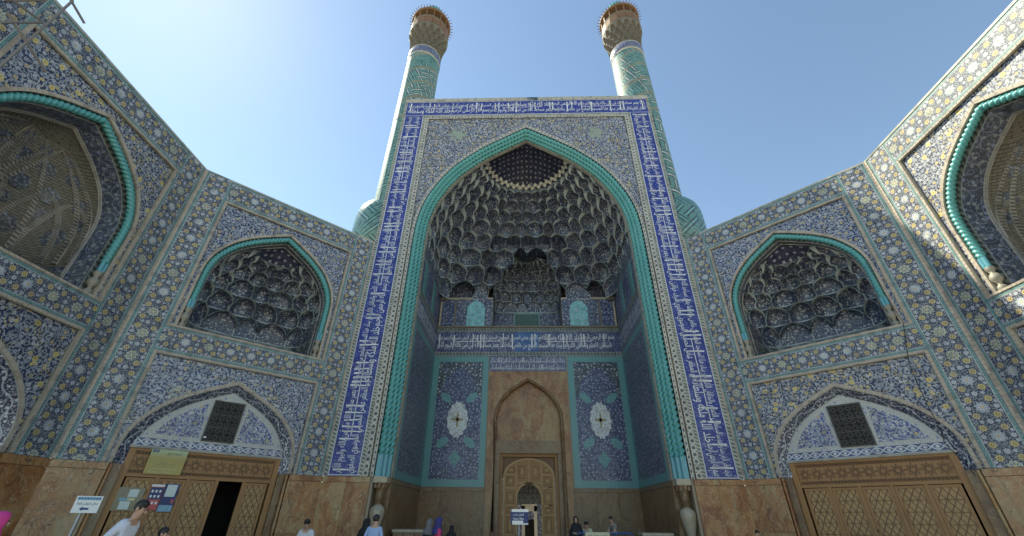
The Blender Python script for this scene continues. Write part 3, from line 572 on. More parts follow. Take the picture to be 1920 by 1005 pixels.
        for zc, ts, rr in ((10.1, (.14, .32, .5, .68, .86), .36), (10.75, (.06, .23, .41, .59, .77, .94), .26), (11.4, (.1, .25, .4, .6, .75, .9), .30), (12.1, (.16, .33, .5, .67, .84), .28), (12.6, (.2, .4, .6, .8), .2)):
            for tc in ts:
                q = MB(); c = surf(tc, zc, .02); a = (surf(tc+.01, zc)-surf(tc-.01, zc)).normalized(); b = (surf(tc, zc+.05)-surf(tc, zc-.05)).normalized(); nn = a.cross(b)
                if nn.dot(S.out(zc, tc)) > 0: nn = -nn
                ring = [c + (a*math.cos(k*PI/8)+b*math.sin(k*PI/8))*rr*(1 if k % 2 else .88) + nn*.012 for k in range(16)]; back = [p-nn*.06 for p in ring]
                q.face(ring, [(math.cos(k*PI/8)*.5, math.sin(k*PI/8)*.5) for k in range(16)])
                for k in range(16): q.face([ring[k], back[k], back[(k+1) % 16], ring[(k+1) % 16]])
                q.build('medallion', 'medal', vt)
        q = MB(); q.grid([[S(9.0, i/40)+Vector((0, 0, -.45)) for i in range(41)], [S(9.0, i/40) for i in range(41)]], [[(0, i*.3) for i in range(41)], [1*(1, i*.3) for i in range(41)]]); q.build('cornice_band', 'soffit', R)
        q = MB(); q.grid([[S(9.0, i/40)+Vector((0, 0, -.95)) for i in range(41)], [S(9.0, i/40)+Vector((0, 0, -.45)) for i in range(41)]], [[(i*.17, z) for i in range(41)] for z in (0, .5)]); q.build('niche_wall', 'brick', R)
        q = MB(); q.face([(CX-2.7, .1, 8.1), (CX+2.7, .1, 8.1), (CX+2.7, 3.8, 8.1), (CX-2.7, 3.8, 8.1)]); q.build('niche_floor', 'stone', R)
        girih(R, CX-2.3, CX+2.3, 8.12, 8.62, 1.0, 'bstone', .16, .018, 'parapet_lattice')
    # lower arch with tympanum and wooden screen
    ao = arch(2.97, 3.4, 6.42, CX, 3.09); ai = arch(2.86, 3.4, 6.26, CX, 3.09)
    q = MB(); arch_panel(q, 1.30, BL-1.30, 3.09, 6.89, ao, yp); q.build('lower_spandrel', 'span_bay' if doors == 'open' else 'span_yel', R)
    q = MB(); brick_arch(q, ao, ai, yp-.03); q.build('arch_brick_edge', 'brickc', R, kind='stuff'); q = MB(); arch_band(q, ao, ai, yp+.02); q.build('arch_edge_ground', 'beige', R)
    a2 = arch(2.50, 3.35, 5.98, CX, 3.09); q = MB(); arch_band(q, ai, a2, yp+.02, .34, .42); q.build('dark_scroll_border', 'darkb', R)
    yt = .36
    ty = MB(); ty.poly([(CX-2.5, 4.0)] + [(x, z) for x, z in arch(2.5, 3.35, 5.98, CX) if z > 4.02] + [(CX+2.5, 4.0)], yt); typ = ty.build('tympanum', 'tympb', R)
    for sx in (-1, 1):
        xi = .66; P = [(CX+sx*xi, 4.14)] + [(x if sx > 0 else 2*CX-x, z) for x, z in [p for p in arch(2.24, 3.3, 5.80, CX)[len(HALF)-1:] if p[0] > CX+xi and p[1] > 4.16]] + [(CX+sx*2.05, 4.14)]
        q = MB(); q.prism(P if sx > 0 else P[::-1], yt-.012, yt); q.build('tile_panel', 'tymp', typ)
    q = MB(); q.slab(CX-.54, CX+.54, 4.07, 5.57, yt-.02, .02); wd = q.build('window', 'dark', typ)
    girih(R, CX-.5, CX+.5, 4.10, 5.54, yt-.03, 'grille', .25, .012, 'window_grille')
    q = MB()
    for a in ((CX-.56, CX-.50, 4.05, 5.6), (CX+.50, CX+.56, 4.05, 5.6), (CX-.5, CX+.5, 4.05, 4.10), (CX-.5, CX+.5, 5.54, 5.6), (CX-.5, CX+.5, 4.56, 4.60), (CX-.5, CX+.5, 5.04, 5.08)): q.box(a[0], a[1], yt-.06, yt-.022, a[2], a[3])
    q.build('window_frame', 'grille', R)
    q = MB(); q.slab(CX-2.56, CX+2.56, 3.70, 4.0, yt-.05, .1, 'h'); q.build('interlace_band', 'inter', R); q = MB(); q.box(CX-2.58, CX+2.58, yt-.09, yt+.1, 3.63, 3.70); q.build('band_sill', 'beige', R)
    ys = .42; scr = MB()
    for a in ((CX-2.56, CX-2.34), (CX+2.34, CX+2.56)): scr.box(a[0], a[1], ys-.10, ys+.06, 0, 3.63)
    scr.box(CX-2.34, CX+2.34, ys-.07, ys+.05, 2.72, 2.82); scr.box(CX-2.34, CX+2.34, ys-.07, ys+.05, 3.55, 3.63); posts = [1.95+.95*i for i in range(6)]
    posts = [CX-2.34+.936*i for i in range(6)]
    for x in posts[1:-1]: scr.box(x-.055, x+.055, ys-.06, ys+.05, 0, 2.72)
    sc_ = scr.build('wooden_screen', 'wood', R)
    q = MB(); q.slab(CX-2.34, CX+2.34, 2.82, 3.55, ys, .04); q.build('transom_panel', 'wood', sc_); girih(sc_, CX-2.30, CX+2.30, 2.98, 3.40, ys-.004, 'wood_dk', .42, .010); girih(sc_, CX-2.30, CX+2.30, 2.84, 2.95, ys-.004, 'wood_dk', .11, .007); girih(sc_, CX-2.30, CX+2.30, 3.43, 3.54, ys-.004, 'wood_dk', .11, .007)
    for i in range(5):
        if doors == 'open' and i == 3: continue
        lattice_panel(sc_, posts[i]+.06, posts[i+1]-.06, .04, 2.70, ys+(.0 if doors != 'plain' else .02), 'wood_lt')
    if doors == 'open':
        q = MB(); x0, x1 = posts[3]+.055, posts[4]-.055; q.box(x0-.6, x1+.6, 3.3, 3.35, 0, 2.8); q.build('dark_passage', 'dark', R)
    else:
        q = MB(); q.lathe([(.012, 0), (.03, .02), (.03, .04), (.0, .055)], 0, 0, 10); k = q.build('door_handle', 'grille', sc_); k.location = (posts[2]+.08, ys-.05, 1.35); k.rotation_euler = (PI/2, 0, 0)
    q = MB()
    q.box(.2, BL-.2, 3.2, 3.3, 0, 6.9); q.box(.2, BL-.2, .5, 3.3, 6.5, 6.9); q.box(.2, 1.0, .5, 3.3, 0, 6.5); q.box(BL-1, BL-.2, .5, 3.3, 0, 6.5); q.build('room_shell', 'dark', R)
    dado(R, ((.0, 1.42), (BL-1.42, BL)))
    for a, b in ((1.43, 1.79), (BL-1.79, BL-1.43)):
        q = MB(); q.slab(a, b, 0, 3.08, .16, .3); q.build('door_jamb', 'marble_dk', R); q = MB(); q.tube([(a+.06 if a < 3 else b-.06, .03, 0), (a+.06 if a < 3 else b-.06, .03, 3.06)], .055, 8); q.build('jamb_colonnette', 'marble', R, True)
    return R
W, A, B_, D = 9.126, math.radians(44.83), math.radians(-1.05), 20.0
bx, by = W+BL*math.cos(A), D-BL*math.sin(A)
bayDL = bay('angled tiled wall with open doorway, notice boards and yellow banner on its wooden screen', (-bx, by, 0), A, 'muqarnas', 'span_bay', 'open')
bayDR = bay('angled tiled wall with closed lattice doors and a black cable hanging down it', (W, D, 0), -A, 'muqarnas', 'span_bay', 'closed')
dLx, dLy = math.sin(B_)*-1, -math.cos(B_)
tl = (-bx + dLx*BL, by + dLy*BL)
baySL = bay('tall side wall with brick-vaulted upper arch and scaffold tubes at its top', (tl[0], tl[1], 0), math.atan2(by-tl[1], -bx-tl[0]), 'brick', 'span_yel', 'plain')
baySR = bay('tall side wall with brick-vaulted upper arch beside the wall with closed lattice doors', (bx, by, 0), math.atan2(-math.cos(B_), math.sin(B_)), 'brick', 'span_yel', 'plain')

# ------------------------------------------------------------------ the entrance portal
P = thing('entrance_portal', 'great tiled entrance portal with blue inscription band and muqarnas half dome', 'portal', (0, D, 0))
PT_ = 28.86
core = MB(); core.box(-9.12, -6.9, .08, 9.5, 0, PT_-.02); core.box(6.9, 9.12, .08, 9.5, 0, PT_-.02); core.box(-6.9, 6.9, .08, 9.5, 26.2, PT_-.02); core.box(-6.9, 6.9, 9.0, 9.5, 6.2, 26.2); core.box(-6.9, -2.45, 6.52, 6.9, 0, 15.2); core.box(2.45, 6.9, 6.52, 6.9, 0, 15.2); core.box(-2.45, 2.45, 6.8, 6.95, 9.5, 12.9); core.box(-6.95, -6.27, .8, 7, 0, 15.2); core.box(6.27, 6.95, .8, 7, 0, 15.2); core.build('wall_core', 'roof', P)
q = MB(); q.box(-9.126, 9.126, -.03, 9.5, PT_-.36, PT_); q.build('coping', 'grey', P)
for x0, x1 in ((-8.94, -7.57), (7.57, 8.94)):
    q = MB(); q.slab(x0, x1, 3.10, 26.96, 0, .08); b = q.build('inscription_band', 'blue', P)
    L = 26.96-3.2+1.4
    fm = (lambda a, c, x0=x0: (x0+1.32-c, -.004, 3.16+a)) if x0 < 0 else (lambda a, c, x0=x0: (x0+.05+c, -.004, 3.16+23.75-a))
    inscription('lettering', b, 23.75, 1.27, fm, 11 if x0 < 0 else 23)
    q = MB()
    for xa in (x0+.012, x1-.04): q.slab(xa, xa+.028, 3.13, 26.9, -.004, .004)
    q.slab(x0+.04, x1-.04, 3.13, 3.16, -.004, .004); q.build('white_outline', 'letter', b)
q = MB(); q.slab(-8.94, 8.94, 26.96, 28.50, 0, .08); b = q.build('inscription_band', 'blue', P); inscription('lettering', b, 17.7, 1.42, lambda a, c: (-8.85+a, -.004, 27.02+c), 5)
q = MB(); q.slab(-8.9, 8.9, 26.98, 27.005, -.004, .004); q.slab(-8.9, 8.9, 28.46, 28.485, -.004, .004); q.build('white_outline', 'letter', b)
for s_ in (-1, 1):
    for nm, a, b2, m_, y_ in (('edge_border', 8.94, 9.126, 'dots', -.01), ('dotted_border', 7.40, 7.57, 'dots', -.015), ('chain_border', 7.12, 7.40, 'chain', -.03)):
        q = MB(); x0, x1 = (a, b2) if s_ > 0 else (-b2, -a); q.slab(x0, x1, 3.09, PT_-.36 if nm == 'edge_border' else (26.96 if nm == 'dotted_border' else 26.80), y_, .1, 'v'); q.build(nm, m_, P)
q = MB(); q.slab(-7.40, 7.40, 26.80, 26.96, -.015, .1, 'h'); q.build('dotted_border', 'dots', P); q = MB(); q.slab(-7.12, 7.12, 26.56, 26.80, -.03, .1, 'h'); q.build('chain_border', 'chain', P)
ao = arch(7.06, 15.9, 25.83, 0, 3.09); ai = arch(6.90, 15.9, 25.55, 0, 3.09)
q = MB(); arch_panel(q, -7.12, 7.12, 15.0, 26.56, arch(7.06, 15.9, 25.83, 0, 15.0), .05); sp_ = q.build('spandrel', 'span_portal', P)
q = MB(); arch_band(q, ao, ai, -.01, -.01, .28); q.build('arch_edge', 'chain', P); q = MB(); reveal(q, ai, -.01, .75, .3); q.build('arch_reveal', 'grey', P)
for s_ in (-1, 1):      # pale flower clusters in the spandrel corners
    q = MB(); c = (s_*4.9, 24.9); pts = [(c[0]+.55*(1+.25*math.cos(6*k*PI/24))*math.cos(k*PI/24), c[1]+.5*(1+.25*math.cos(6*k*PI/24))*math.sin(k*PI/24)) for k in range(48)]; q.prism(pts, .044, .05); q.build('rosette', 'rosette', sp_)
for i, (wr, za_, y_) in enumerate(((6.73, 25.30, .10), (6.555, 25.08, .24), (6.40, 24.90, .42))):
    rope('rope_moulding', arch(wr, 15.9, za_, 0, 3.95), y_, .13, .27, P, 2, 12, amp=.34, hand=-1)
inn = arch(6.27, 15.85, 24.74, 0, 3.09)
q = MB(); arch_band(q, arch(6.9, 15.9, 25.55, 0, 3.09), inn, .62, .62, .3); q.build('rope_back', 'rope', P)
q = MB(); arch_band(q, arch(6.30, 15.85, 24.80, 0, 3.09), arch(6.22, 15.85, 24.70, 0, 3.09), .5, .5, .1); reveal(q, arch(6.22, 15.85, 24.70, 0, 3.09), .5, .74, .2); q.build('inner_edge', 'beige', P)
for s_ in (-1, 1):      # stalks, capital and vase under each rope
    q = MB()
    for dx, dy in ((.16, .10), (0, .24), (-.15, .42)): q.box(s_*6.56+s_*dx-.12, s_*6.56+s_*dx+.12, dy-.11, dy+.12, 3.10, 3.98)
    q.build('rope_foot', 'ropebase', P); q = MB(); q.box(s_*6.56-.3, s_*6.56+.3, -.02, .55, 2.86, 3.10); q.build('foot_block', 'onyx', P)
    q = MB(); q.lathe([(.30, 2.86), (.26, 2.75), (.2, 2.62), (.17, 2.4), (.19, 2.36), (.19, 2.3), (.15, 2.22), (.14, 2.0)], s_*6.56, .22, 14); q.build('capital', 'marble_dk', P, True)
    q = MB()
    for k in range(8): a = k*PI/4; q.box(s_*6.56+.24*math.cos(a)-.05, s_*6.56+.24*math.cos(a)+.05, .22+.24*math.sin(a)-.05, .22+.24*math.sin(a)+.05, 2.66, 2.84)
    q.build('capital_leaf', 'marble_dk', P)
    q = MB(); q.lathe([(.10, .0), (.28, .0), (.28, .12), (.2, .2), (.13, .5), (.13, .8), (.17, 1.1), (.27, 1.45), (.315, 1.68), (.315, 1.82), (.27, 1.93), (.18, 1.99), (.15, 2.03)], s_*6.56, .22, 20); q.build('vase_base', 'onyx', P, True)
    q = MB(); q.slab(min(s_*6.22, s_*7.12), max(s_*6.22, s_*7.12), 0, 3.09, .55, .1); q.build('rope_recess', 'marble_dk', P)
    dado(P, (((7.0, 9.126) if s_ > 0 else (-9.126, -7.0)),), 3.08, 0)
# iwan interior
IW, IY0, IY1 = 6.25, .74, 6.5
ID = IY1-IY0
for s_ in (-1, 1):
    def side_slab(name, m_, ya, yb, z0, z1, off, mode='m', sub=P):
        q = MB(); x = s_*(IW-off); w_, h_ = yb-ya, z1-z0
        uvf = {'m': lambda y_, z: (y_, z), 'v': lambda y_, z: ((y_-ya)/w_, z/w_), 'h': lambda y_, z: ((z-z0)/h_, y_/h_)}[mode]
        c = [(ya, z0), (yb, z0), (yb, z1), (ya, z1)]; c = c if s_ < 0 else c[::-1]
        q.face([(x, a, b) for a, b in c], [uvf(a, b) for a, b in c]); xo = s_*IW
        for i in range(4):
            a, b = c[i], c[(i+1) % 4]; q.face([(x, *a), (xo, *a), (xo, *b), (x, *b)], [uvf(*a), uvf(*a), uvf(*b), uvf(*b)])
        return q.build(name, m_, sub)
    zc = [0, 1.3, 2.86]; yy = IY0
    for k in range(4):
        yb = IY0 + ID*(k+1)/4
        for c, d in zip(zc, zc[1:]): side_slab('marble_slab', 'marble_dk', yy+.006, yb-.006, c+.005, d-.005, .02+random.uniform(0, .01))
        side_slab('cap_stone', 'marble_dk', yy+.004, yb-.004, 2.87, 3.06, .05); yy = yb
    side_slab('jamb_panel', 'jamb', IY0+.4, IY1-.35, 3.45, 10.6, .02)
    for a in ((IY0, IY0+.4, 3.08, 10.98, 'v'), (IY1-.35, IY1, 3.08, 10.98, 'v'), (IY0+.4, IY1-.35, 3.08, 3.45, 'h'), (IY0+.4, IY1-.35, 10.6, 10.98, 'h')): side_slab('turquoise_border', 'tqb', *a[:4], .03, a[4])
    side_slab('grey_border', 'grey', IY0, IY1, 10.98, 11.16, .04, 'h'); side_slab('grey_border', 'grey', IY0, IY1, 12.5, 12.86, .06, 'h')
    bb = side_slab('inscription_band', 'strip', IY0, IY1, 11.16, 12.5, .02)
    fm = (lambda a, c: (-(IW-.024), IY0+.05+a, 11.2+c)) if s_ < 0 else (lambda a, c: (IW-.024, IY1-.05-a, 11.2+c))
    inscription('lettering', bb, ID-.1, 1.2, fm, 31+s_)
    yy = IY0
    for k in range(9):
        yb = yy+ID/9; side_slab('vertical_panel', ['jamb', 'tqb', 'jamb', 'carpet'][k % 4], yy+.02, yb-.02, 12.9, 15.1, .05 if k % 2 else .02, 'm'); yy = yb
    side_slab('wall_ground', 'grey', IY0, IY1, 12.86, 15.1, .005)
# back wall
yb_ = IY1
def bw(name, m_, x0, x1, z0, z1, off=.02, mode='m', par=P):
    q = MB(); q.slab(x0, x1, z0, z1, yb_-off, off, mode); return q.build(name, m_, par)
for s_ in (-1, 1):
    xa, xb = (2.56, IW) if s_ > 0 else (-IW, -2.56)
    for k in range(3):
        a, b = xa+(xb-xa)*k/3, xa+(xb-xa)*(k+1)/3; zc = [0, random.uniform(1.1, 1.6), 2.84]
        for c, d in zip(zc, zc[1:]): bw('marble_slab', 'marble_dk', a+.006, b-.006, c+.005, d-.005, .02+random.uniform(0, .012))
        bw('cap_stone', 'marble_dk', a+.004, b-.004, 2.85, 3.05, .06)
    cpn = bw('carpet_panel', 'carpet', xa+.42, xb-.38, 3.44, 10.4, .02); x0, x1 = xa+.42, xb-.38; cx = (x0+x1)/2; hw = (x1-x0)/2
    for a in ((xa+.04, x0, 3.06, 10.78, 'v'), (x1, xb-.02, 3.06, 10.78, 'v'), (x0, x1, 3.06, 3.44, 'h'), (x0, x1, 10.4, 10.78, 'h')): bw('turquoise_border', 'tqb', *a[:4], .035, a[4])
    y_ = yb_-.026; top = MB(); ar = [(cx+(x-0)*1, z) for x, z in arch(hw*.80, 8.3, 10.05, 0)]; top.poly([(x0, 7.9), (x0, 10.4), (x1, 10.4), (x1, 7.9)] + [(x, z) for x, z in ([(cx+hw*.97, 7.9), (cx+hw*.93, 8.2)] + ar[::-1] + [(cx-hw*.93, 8.2), (cx-hw*.97, 7.9)])], y_); top.build('dark_corner_panel', 'green', cpn)
    def flat(name, m_, fn, n=40, yo=.004):
        q = MB(); q.prism([fn(k/n*2*PI) for k in range(n)], y_-yo, y_); q.build(name, m_, cpn)
    flat('white_medallion', 'whiteM', lambda a: (cx+.64*math.cos(a)*(1+.05*math.cos(14*a))*(abs(math.cos(a))**.15), 6.75+1.05*math.sin(a)*(1+.05*math.cos(14*a))), 80)
    for ang in (0, PI/2): flat('medallion_cross', 'gold', lambda a, ang=ang: (cx+(.38*math.cos(a)*math.cos(ang)-.07*math.sin(a)*math.sin(ang)*1), 6.75+1.3*(.38*math.cos(a)*math.sin(ang)+.07*math.sin(a)*math.cos(ang))), 20, .008)
    for sx in (-1, 1):
        for sz in (-1, 1):
            th = sx*sz*.65; flat('turquoise_leaf', 'tqb', lambda a, sx=sx, sz=sz, th=th: (cx+sx*.82+(.42*math.cos(a)*(1+.05*math.cos(8*a)))*math.cos(th)-(.2*math.sin(a))*math.sin(th), 6.75+sz*1.32+(.42*math.cos(a))*math.sin(th)+.24*math.sin(a)*math.cos(th)), 32)
    flat('lower_medallion', 'tqb', lambda a: (cx+.30*math.cos(a)*(1+.2*math.cos(4*a)), 4.55+.38*math.sin(a)*(1+.2*math.cos(4*a))))
    flat('lower_scroll', 'strip', lambda a: (cx+.62*math.cos(a)*(1+.18*math.cos(6*a)), 4.5+.85*math.sin(a)*(1+.12*math.cos(8*a))), 48, .002)
bw('grey_border', 'grey', -IW, IW, 10.80, 11.08, .04, 'h'); bb = bw('inscription_band', 'blue_dk', -IW, IW, 11.10, 12.52, .02); inscription('lettering', bb, 12.4, 1.3, lambda a, c: (-6.2+a, yb_-.026, 11.16+c), 77)
bw('repaired_tile_patch', mat('bright_blue_tile', tint((.02, .07, .22), (.04, .13, .32), 8.0), .3), -.85, .75, 11.11, 12.51, .022); bw('grey_border', 'grey', -IW, IW, 12.54, 12.80, .05, 'h')
q = MB(); q.box(-IW, IW, yb_-.16, yb_, 12.80, 12.92); q.build('ledge', 'bstone', P)
b = bw('script_strip', 'strip', -2.54, 2.54, 9.78, 10.78, .02); inscription('lettering', b, 5.0, .44, lambda a, c: (-2.5+a, yb_-.024, 9.83+c), 90, layers=1); inscription('lettering', b, 5.0, .44, lambda a, c: (-2.5+a, yb_-.024, 10.3+c), 91, layers=1)
# upper zone of the back wall: panels beside a central niche
NW = 2.46
for s_ in (-1, 1):
    for nm, m_, a, b_, zt, off in (('wall_ground', 'jamb', NW, IW, 15.05, .004), ('side_panel', 'carpet', 5.2, 6.0, 14.75, .03), ('floral_panel', 'jamb', 4.42, 5.02, 14.75, .025), ('slim_panel', 'jamb', 2.5, 2.9, 14.8, .025)):
        x0, x1 = (a, b_) if s_ > 0 else (-b_, -a); bw(nm, m_, x0, x1, 12.92, zt, off)
    q = MB(); x0, x1 = (3.0, 4.26) if s_ > 0 else (-4.26, -3.0); cx = (x0+x1)/2; q.prism([(x0, 12.93)] + [(x1, 12.93)] + arch(.63, 14.2, 14.95, cx)[::-1], yb_-.05, yb_); q.build('turquoise_panel', 'turqp', P)
    q = MB(); q.tube([(s_*6.12, yb_-.12, 12.93), (s_*6.12, yb_-.12, 14.75)], .07, 10); q.build('white_colonnette', 'onyx', P, True)
    q = MB(); q.box(s_*5.11-.06, s_*5.11+.06, yb_-.06, yb_, 12.93, 14.9); q.build('pilaster_strip', 'bstone', P)
q = MB(); yn = yb_+2.3
q.face([(-NW, yb_, 12.9), (-NW, yn, 12.9), (-NW, yn, 19.2), (-NW, yb_, 19.2)], [(0, 0), (1.3, 0), (1.3, 6), (0, 6)]); q.face([(NW, yn, 12.9), (NW, yb_, 12.9), (NW, yb_, 19.2), (NW, yn, 19.2)], [(0, 0), (1.3, 0), (1.3, 6), (0, 6)]); q.face([(-NW, yn, 12.9), (NW, yn, 12.9), (NW, yn, 19.2), (-NW, yn, 19.2)]); q.face([(-NW, yb_, 12.9), (NW, yb_, 12.9), (NW, yn, 12.9), (-NW, yn, 12.9)]); q.face([(-NW, yb_, 19.2), (NW, yb_, 19.2), (NW, yn, 19.2), (-NW, yn, 19.2)])
for sx in (-1, 1): q.face([(sx*NW, 4.7, 16.6), (sx*NW, yb_, 16.6), (sx*NW, yb_, 19.2), (sx*NW, 4.7, 19.2)])
q.face([(-NW, 4.7, 19.2), (NW, 4.7, 19.2), (NW, yb_, 19.2), (-NW, yb_, 19.2)])
nic = q.build('central_niche', 'jamb', P)
q = MB(); q.slab(-.9, .9, 12.93, 14.9, yn-.03, .02); q.build('window_void', 'dark', nic)
q = MB()
for i in range(-14, 15):     # turquoise lattice of diagonal bars
    for s_ in (-1, 1):
        a = i*.2; P0 = (a-1.0, 12.93) ; pts = [(a+s_*(z-13.9)) for z in (12.93, 14.9)]; x0, x1 = pts; z0, z1 = 12.93, 14.9
        def cl(x0, z0, x1, z1):
            out = []
            for t_ in np.linspace(0, 1, 60):
                x = x0+(x1-x0)*t_
                if -.88 <= x <= .88: out.append((x, z0+(z1-z0)*t_))
            return (out[0], out[-1]) if len(out) > 2 else None
        c = cl(x0, z0, x1, z1)
        if c: (xa, za_), (xb, zb_) = c; t_ = .052; q.prism([(xa-t_, za_), (xa+t_, za_), (xb+t_, zb_), (xb-t_, zb_)], yn-.07, yn-.032)
for a in ((-.98, -.88, 12.93, 14.98), (.88, .98, 12.93, 14.98), (-.88, .88, 14.88, 14.98)): q.box(a[0], a[1], yn-.1, yn-.02, a[2], a[3])
q.build('lattice_window', 'lattice', nic)
S2 = Dome(NW-.01, 1.3, .9, 15.0, 19.0, yb_+.95, 0, 9.0); S2.lean = .10; S2.PT = ([0, .5, .75, .9, 1], [1, .95, .75, .4, 0]); muqarnas(S2, [15.0, 15.9, 16.75, 17.6, 18.35, 19.0], 8, nic, .28, None, .2); dome_cap(S2, 19.0, 19.18, nic, 'niche_crown', 'under')
# great muqarnas half dome
S = Dome(IW-.02, ID-.01, 3.05, 15.0, 22.95, IY0+.01, 0, 9.0, (15.85, 24.75))
zs = [15.0, 16.25, 17.45, 18.6, 19.65, 20.6, 21.45, 22.25, 22.95]
hw = [2.6, 1.95, 1.3, .0, 0, 0, 0, 0, 0]
q = MB(); q.box(-.05, .05, 8.6, 8.7, 20, 20.1); vault = q.build('muqarnas_vault', 'dark', P)
muqarnas(S, zs, 16, vault, .62, lambda k, p: (p.y > IY1-1.6 and abs(p.x) < hw[k]) or (k == 0 and p.y > IY1-.6 and 4.2 < abs(p.x) < 5.9), .22)
for s_ in (-1, 1):
    q = MB(); x0, x1 = (3.6, 6.5) if s_ > 0 else (-6.5, -3.6); q.slab(x0, x1, 14.95, 17.2, yb_+.75, .05); q.face([(x0, yb_-.02, 15.0), (x1, yb_-.02, 15.0), (x1, yb_+.75, 15.0), (x0, yb_+.75, 15.0)]); q.build('corner_recess', 'jamb', vault); dome_cap(S, 22.95, 24.70, vault)
q = MB(); n = 19; rr = []      # zigzag border at the foot of the cap
def onc(t_, v_, o_): p = S(22.95, t_); return Vector((p.x*v_, S.yc+(p.y-S.yc)*v_, 22.95+(24.70-22.95)*(1-v_**1.6)-o_))
for k in range(2*n+1):
    v_ = .965 if k % 2 else .90; rr.append([onc(k/(2*n), v_-.032, .035), onc(k/(2*n), v_+.032, .035), onc(k/(2*n), v_-.032, -.03), onc(k/(2*n), v_+.032, -.03)])
for a, b in ((1, 0), (3, 1), (0, 2)): q.grid([[r[a] for r in rr], [r[b] for r in rr]], [[(0, k*1.6) for k in range(2*n+1)], [(1, k*1.6) for k in range(2*n+1)]])
q.build('zigzag_border', 'chainc', vault)
pl = MB(); pl.poly([(-6.7, 3.1)] + arch(6.7, 15.9, 25.1, 0) + [(6.7, 3.1)] + [(S(z, 1).x-.02, z) for z in [3.1] + list(np.linspace(15, 22.94, 20))] + [(2.0, 23.65), (1.0, 24.25), (0, 24.70), (-1.0, 24.25), (-2.0, 23.65)] + [(S(z, 0).x+.02, z) for z in list(np.linspace(22.94, 15, 20)) + [3.1]], IY0-.005); pl.build('vault_edge', 'under', P)
# marble doorway
mo = MB(); hole = arch(1.98, 6.6, 9.10, 0, 0); arch_panel(mo, -2.5, 2.5, 0, 9.76, hole, yb_-.05); mo.build('door_surround', 'marble_or', P)
for a, b, c, d in ((-2.5, 0, 8.6, 9.76), (0.0, 2.5, 8.3, 9.76), (-2.5, -2.16, 4.6, 8.6), (2.16, 2.5, 3.9, 8.3), (-2.5, -2.16, 0, 4.6), (2.16, 2.5, 0, 3.9)):
    q = MB(); lo = [(x, z) for x, z in arch(2.12, 6.6, 9.28, 0) if a <= x <= b and z > c]
    if c > 8: P_ = [(a, d), (b, d), (b, c)] + ([(1.5 if b > 0 else -0.0, c)] if False else []); 
    if c > 8:
        lo = sorted(lo, key=lambda p: p[0]); poly = [(a, d), (b, d)]; poly += ([(b, c)] if b > 1 else [(b, lo[-1][1])]) + [p for p in lo[::-1]] + ([(a, c)] if a < -1 else [(a, lo[0][1])])
        q.prism(poly, yb_-.075, yb_-.05)
    else: q.slab(a+.005, b-.005, c+.005, d-.005, yb_-.075, .025)
    q.build('marble_slab', 'marble_or', P)
q = MB(); q.tube([(x, yb_-.10, z) for x, z in arch(2.04, 6.6, 9.19, 0, .9)], .095, 10); q.build('stone_moulding', 'marble_dk', P, True)
for s_ in (-1, 1): q = MB(); q.lathe([(.13, 0), (.13, .3), (.08, .4), (.06, .6), (.12, .75), (.12, .85), (.09, .9)], s_*2.04, yb_-.10, 12); q.build('colonnette_base', 'marble_dk', P, True)
q = MB(); reveal(q, hole, yb_-.05, yb_+.25, .3); q.build('doorway_reveal', 'marble_dk', P)
tyz = [(-1.98, 5.55)] + arch(1.98, 6.6, 9.10, 0) + [(1.98, 5.55)]
for a, b in ((5.55, 7.25), (7.25, 9.2)):
    q = MB(); pts = [(x, min(max(z, a), b)) for x, z in tyz]; pp = []
    for p in ([(-1.98, a)] + [p for p in arch(1.98, 6.6, 9.10, 0) if a < p[1] < b] + [(1.98, a)] if b > 9 else [(-1.96, a), (-1.96, b), (1.96, b), (1.96, a)]): pp.append(p)
    if b > 9: pp[0] = (-1.93, a); pp[-1] = (1.93, a)
    q.prism(pp, yb_+.2-.005*(b > 9), yb_+.26); q.build('tympanum_slab', 'marble_or', P)
q = MB(); q.box(-1.98, 1.98, yb_+.02, yb_+.26, 4.86, 5.55); q.build('lintel', 'marble_dk', P)
for s_ in (-1, 1): q = MB(); q.box(min(s_*1.72, s_*1.98), max(s_*1.72, s_*1.98), yb_+.06, yb_+.3, 0, 4.86); q.build('inner_jamb', 'marble_dk', P)
yg = yb_+.42; q = MB(); fr = [(-1.72, -1.55, 0, 4.86), (1.55, 1.72, 0, 4.86), (-1.55, 1.55, 4.70, 4.86)]
for a in fr: q.box(a[0], a[1], yg-.12, yg+.1, a[2], a[3])
gate = q.build('wooden_gate', 'wood', P)
q = MB(); q.slab(-1.55, 1.55, 3.6, 4.70, yg+.08, .03); q.build('fanlight_panel', 'wood_dk', gate)
def ell(a, w_, h_, z0): return [(w_*math.cos(t_), z0+h_*math.sin(t_)) for t_ in np.linspace(PI, 0, 24)]
outer = [(-1.5, 0)] + ell(0, 1.5, .95, 3.68) + [(1.5, 0)]; inner = [(-.68, 0)] + ell(0, .68, .72, 2.55) + [(.68, 0)]
q = MB(); q.poly(outer + inner[::-1], yg); q.poly([(x, z) for x, z in outer + inner[::-1]], yg+.08); reveal(q, inner, yg, yg+.08); q.build('gate_leaf', 'wood', gate)
q = MB(); arch_band(q, outer, [(x*.93, z-.0 if z == 0 else z-.09) for x, z in outer], yg-.03, yg-.03); arch_band(q, [(x*1.14, z+.09 if z else 0) for x, z in inner], inner, yg-.03, yg-.03)
for x in (-.03, .72, -.78): q.box(x, x+.06, yg-.035, yg+.01, 3.33 if x == -.03 else 3.0, 4.58 if x == -.03 else 4.45)
for s_ in (-1, 1):
    for z in (.75, 1.7, 2.15, 3.02, 3.72): q.box(min(s_*.72, s_*1.42), max(s_*.72, s_*1.42), yg-.03, yg+.01, z, z+.07)
